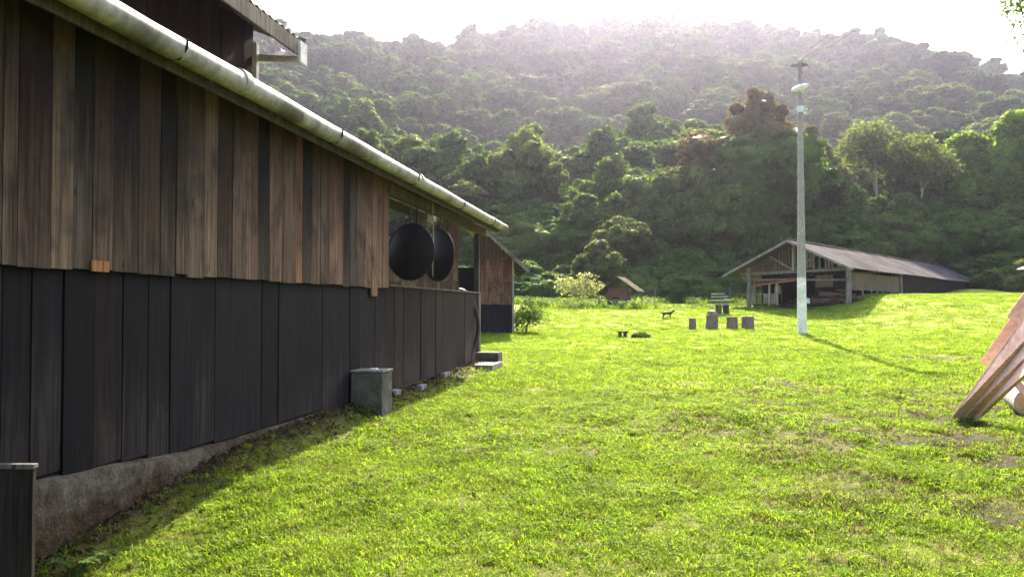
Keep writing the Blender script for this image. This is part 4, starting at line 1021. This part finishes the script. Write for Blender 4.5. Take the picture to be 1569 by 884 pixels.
# little low bench
p = gpos(954, 517, 29.4); o = empty('low_stool', p, .2, 'low dark wooden stool standing on the field', 'stool')
mb = MB(); mb.box(-.2, .2, -.12, .12, .19, .23, (.06, .045, .04, .2)); mb.build('seat', M['barnwood'], o)
for x in (-.1, .1):
    mb = MB(); mb.box(x - .045, x + .045, -.08, .08, -.05, .188, (.09, .07, .06, .2)); mb.build('leg', M['barnwood'], o)
rs = np.random.RandomState(9); P = rs.normal(0, 1, (260, 3)); P /= np.linalg.norm(P, axis=1)[:, None]; P[:, 2] = abs(P[:, 2]); N_ = P.copy(); P = P * np.array([.36, .25, .20])
me = leaves_mesh('low_shrub', P, N_, .13, M['bush'], .6, rs); o = bpy.data.objects.new('low_shrub', me); scene.collection.objects.link(o); o.location = gpos(982, 519, 29.2); tag(o, 'low dark clump of leaves next to the stool', 'plant')
# small hut
Hh = at(948, 483, 46); Hh.z = H(Hh.x, Hh.y)
hut = empty('small_hut', Hh, R(-22), 'tiny reddish hut with a mossy pitched roof in front of the forest', 'hut')
bz = at(948, 449, 46).z - Hh.z
mb = MB(); mb.box(-.55, .55, -.5, .5, -.2, .42); mb.build('plinth', M['block'], hut)
mb = MB(); mb.box(-.62, .62, -.55, .55, .425, bz); mb.build('wall', M['brick'], hut)
mb = MB(); mb.box(-.25, .18, -.575, -.553, .5, bz - .25); mb.build('door', M['dark'], hut)
mb = MB(); a_, e_, b2 = bz + .95, .35, bz - .05
vs = [(-1.1, -1.0, b2), (.15, -1.0, a_), (1.35, -1.0, b2 + .15), (-1.1, 1.0, b2), (.15, 1.0, a_), (1.35, 1.0, b2 + .15)]
vs += [(x, y, z - .07) for x, y, z in vs]
mb.add(vs, [(0, 3, 4, 1), (1, 4, 5, 2), (6, 7, 10, 9), (7, 8, 11, 10), (0, 1, 7, 6), (1, 2, 8, 7), (3, 9, 10, 4), (4, 10, 11, 5), (0, 6, 9, 3), (2, 5, 11, 8)]); mb.build('roof', M['thatch'], hut)
mb = MB(); mb.box(-.5, .62, -.50, -.46, bz + .0, bz + .3); mb.build('gable', M['brick'], hut)
for (x, y) in ((-.95, -.85), (1.2, -.85), (1.2, .85)):
    mb = MB(); mb.tube([(x, y, -.2), (x, y, bz - .02)], .045, 6); mb.build('post', M['bark'], hut)
# plank rack in front of the shed
p = at(1107, 478, 40.5); p.z = H(p.x, p.y); o = empty('plank_rack', p, R(15), 'low rack of pale boards left of the open shed', 'rack')
for i, (z, s_) in enumerate(((.42, .3), (.62, .42), (.80, .34), (.95, .22))):
    mb = MB(); mb.box(-s_ - .08 * i, s_ - .08 * i, -.3, .3, z, z + .07, (.34, .33, .28, rnd.random()), j=.02); mb.build('board', M['barnwood'], o)
for x in (-.22, .2):
    mb = MB(); mb.box(x - .04, x + .04, -.25, .25, -.1, .415, (.1, .09, .08, .3)); mb.build('leg', M['barnwood'], o)
# fence at the foot of the forest
fx = empty('wire_fence', at(980, 466, 60), 0, 'low wire fence with thin grey posts along the foot of the forest', 'fence'); fx.location.z = H(fx.location.x, 60)
for i in range(17):
    X = -14 + i * 1.9; wx = fx.location.x + X; dz = H(wx, 60) - fx.location.z
    mb = MB(); mb.tube([(X, 0, dz - .3), (X + rnd.uniform(-.04, .04), 0, dz + 1.15)], .05, 6, col=(.25, .23, .2, rnd.random())); mb.build('post', M['barnwood'], fx)
for zz in (.45, .8, 1.08):
    mb = MB(); mb.tube([(-14 + i * 1.9, -.05, H(fx.location.x - 14 + i * 1.9, 60) - fx.location.z + zz) for i in range(17)], .018, 4); mb.build('strand', M['wire'], fx)

# dog walking across the far lawn
def dog():
    p = gpos(1021, 488, 38); o = empty('dog', p, R(8), 'small black dog walking near the far edge of the lawn', 'dog')
    me = bpy.data.meshes.new('body')
    V = [((0, 0, .30), .075), ((.14, 0, .31), .085), ((.24, 0, .33), .07), ((.31, 0, .40), .042), ((.37, 0, .43), .046), ((.45, 0, .41), .022),
         ((-.15, 0, .30), .065), ((-.27, 0, .33), .02), ((-.36, 0, .40), .012)]
    E = [(0, 1), (1, 2), (2, 3), (3, 4), (4, 5), (0, 6), (6, 7), (7, 8)]
    for sx, sy, fo in ((.20, .045, .05), (.20, -.045, -.05)):
        k = len(V); V += [((sx, sy, .23), .032), ((sx + fo * .5, sy, .12), .02), ((sx + fo, sy, .015), .018), ((sx + fo + .03, sy, .01), .014)]; E += [(1, k), (k, k + 1), (k + 1, k + 2), (k + 2, k + 3)]
    for sx, sy, fo in ((-.15, .045, .05), (-.15, -.045, -.04)):
        k = len(V); V += [((sx + .03, sy, .21), .036), ((sx - .04 + fo, sy, .11), .02), ((sx - .01 + fo, sy, .015), .017), ((sx + .02 + fo, sy, .01), .014)]; E += [(6, k), (k, k + 1), (k + 1, k + 2), (k + 2, k + 3)]
    for sy in (-.03, .03): k = len(V); V += [((.355, sy, .475), .014), ((.35, sy * 1.3, .50), .006)]; E += [(4, k), (k, k + 1)]
    me.from_pydata([v for v, r_ in V], E, []); b = bpy.data.objects.new('body', me); scene.collection.objects.link(b); b.parent = o; b.modifiers.new('skin', 'SKIN')
    for i, (v, r_) in enumerate(V): me.skin_vertices[0].data[i].radius = (r_, r_); me.skin_vertices[0].data[i].use_root = i == 0
    me.materials.append(M['fur']); o.scale = (1, 1, .85); s_ = b.modifiers.new('sub', 'SUBSURF'); s_.levels = s_.render_levels = 2
dog()

# ------------------------------------------------------------------ pink slatted panel and log at the right edge
YB, YT = 10.4, 8.9
bc = at(1478, 640, YB); pk = empty('slatted_panel', (bc.x, bc.y, H(bc.x, bc.y)), 0, 'faded pink slatted wooden panel leaning up out of the lawn at the right edge', 'panel')
def slat(pts, th, name, col):
    """board given by its four picture corners (two at the foot, two at the top) and their depths"""
    w_ = [at(*p) - pk.location for p in pts]; nrm = (w_[1] - w_[0]).cross(w_[3] - w_[0]).normalized()
    if nrm.y < 0: nrm = -nrm
    vs = w_ + [v + nrm * th for v in w_]
    mb = MB(); mb.add(vs, [(0, 1, 2, 3), (7, 6, 5, 4), (0, 4, 5, 1), (1, 5, 6, 2), (2, 6, 7, 3), (3, 7, 4, 0)], col); o = mb.build(name, M['pink'], pk, .004)
    bm_fix(o); return o
def bm_fix(o):
    import bmesh
    b = bmesh.new(); b.from_mesh(o.data); bmesh.ops.recalc_face_normals(b, faces=b.faces); b.to_mesh(o.data); b.free()
PC = (.74, .56, .52)
def ext(a, b, k): return (a[0] + (b[0] - a[0]) * k, a[1] + (b[1] - a[1]) * k)
for (fa, fb_, ta, tb, yb, yt, c) in [((1457, 642), (1472, 645), (1569, 488), (1569, 531), YB, YT, 1.0), ((1473, 646), (1486, 646), (1569, 532), (1569, 556), YB - .02, YT - .02, .92), ((1487, 646), (1502, 641), (1569, 558), (1569, 580), YB - .04, YT - .04, 1.05)]:
    k = 1.5; ta2, tb2 = ext(fa, ta, k), ext(fb_, tb, k); yt2 = yb + (yt - yb) * k
    slat([(fa[0], fa[1], yb), (fb_[0], fb_[1], yb), (tb2[0], tb2[1], yt2), (ta2[0], ta2[1], yt2)], .018, 'slat', (PC[0] * c, PC[1] * c, PC[2] * c, rnd.random()))
slat([(1502, 556, 10.2), (1514, 560, 10.2), (1600, 440, 9.5), (1586, 432, 9.5)], .018, 'slat', (PC[0] * .8, PC[1] * .8, PC[2] * .8, .3))
slat([(1514, 548, 10.26), (1526, 552, 10.26), (1590, 462, 9.6), (1572, 458, 9.6)], .018, 'slat', (PC[0] * .8, PC[1] * .8, PC[2] * .8, .3))
slat([(1543, 484, 9.7), (1560, 500, 9.7), (1640, 392, 9.2), (1620, 380, 9.2)], .018, 'slat', (PC[0] * .95, PC[1] * .95, PC[2] * .95, .6))
slat([(1530, 560, 9.75), (1580, 620, 9.75), (1588, 612, 9.74), (1538, 552, 9.74)], .04, 'crossbar', (PC[0] * .7, PC[1] * .7, PC[2] * .7, .8))
mb = MB(); a, b = at(1625, 500, 9.2) - pk.location, Vector((at(1650, 640, 10.3).x, 10.5, H(7.4, 10.5) - .1)) - pk.location
mb.beam(a, b, .09, .04, col=(*PC, .5)); mb.build('leg', M['pink'], pk)
LG = at(1575, 641, 10.9); LG.z = H(LG.x, LG.y)
lo = empty('cut_log', LG, R(-25), 'thick sawn log lying on the grass behind the pink slatted panel', 'log')
mb = MB(); mb.tube([(0, -.25, .19), (0, .6, .2), (.02, 1.3, .19)], [.20, .205, .2], 16, jit=.03); mb.build('body', M['palebark'], lo)
mb = MB(); mb.tube([(0, -.262, .19), (0, -.252, .19)], .185, 16); mb.build('sawn_end', M['cut'], lo)
# shelter post with white roof edge at the right border
p = at(1585, 470, 30); p.z = H(p.x, p.y); o = empty('small_shelter', p, 0, 'small shelter with a white roof edge at the right border of the field', 'shelter')
ez2 = at(1585, 412, 30).z - p.z
for x in (-.1, 1.6):
    mb = MB(); mb.tube([(x, 0, -.2), (x, 0, ez2)], .07, 8, col=(.12, .1, .1, .2)); mb.build('post', M['barnwood'], o)
mb = MB(); mb.add([(-.35, -.3, ez2), (2.2, -.3, ez2 + .02), (2.2, .5, ez2 + .02), (-.35, .5, ez2), (.9, .1, ez2 + .6)], [(3, 2, 1, 0), (0, 1, 4), (1, 2, 4), (2, 3, 4), (3, 0, 4)]); mb.build('roof', M['white'], o)

# ------------------------------------------------------------------ loose leaves and twigs on the lawn
rs = np.random.RandomState(12); P, N_ = [], []
for _ in range(420):
    y = math.sqrt(rs.uniform(3.5 ** 2, 15 ** 2)); x = rs.uniform(-.6 * y, .66 * y)
    if wall_d(x, y) < .1: continue
    P.append((x, y, H(x, y) + .035)); N_.append((0, 0, 1))
me = leaves_mesh('fallen_leaves', np.array(P), np.array(N_), .055, M['straw'], .5, rs, 1.8)
o = bpy.data.objects.new('fallen_leaves', me); scene.collection.objects.link(o); tag(o, 'dry brown leaves scattered over the lawn', 'leaves', kind='stuff')

P, N_ = [], []
for _ in range(2600):
    p = lw(rs.uniform(.06, .10 + abs(rs.normal(0, .28))), rs.uniform(3.5, L_END + .8), 0); P.append((p.x, p.y, H(p.x, p.y) + rs.uniform(.005, .035))); N_.append((0, 0, 1))
me = leaves_mesh('leaf_litter', np.array(P), np.array(N_), .055, M['litter'], .6, rs, 1.7)
o = bpy.data.objects.new('leaf_litter', me); scene.collection.objects.link(o); tag(o, 'dark dead leaves and crumbs along the foot of the barn wall', 'litter', kind='stuff')

# ------------------------------------------------------------------ haze
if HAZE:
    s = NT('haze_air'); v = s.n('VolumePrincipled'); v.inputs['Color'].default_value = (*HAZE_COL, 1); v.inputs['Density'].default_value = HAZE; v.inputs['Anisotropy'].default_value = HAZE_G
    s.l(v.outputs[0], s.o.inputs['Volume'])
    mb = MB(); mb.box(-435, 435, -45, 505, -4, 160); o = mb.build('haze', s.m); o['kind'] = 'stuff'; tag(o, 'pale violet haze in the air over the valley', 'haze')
for o in list(scene.objects):
    if o.type == 'MESH' and o.name.startswith('haze'): o.visible_shadow = True
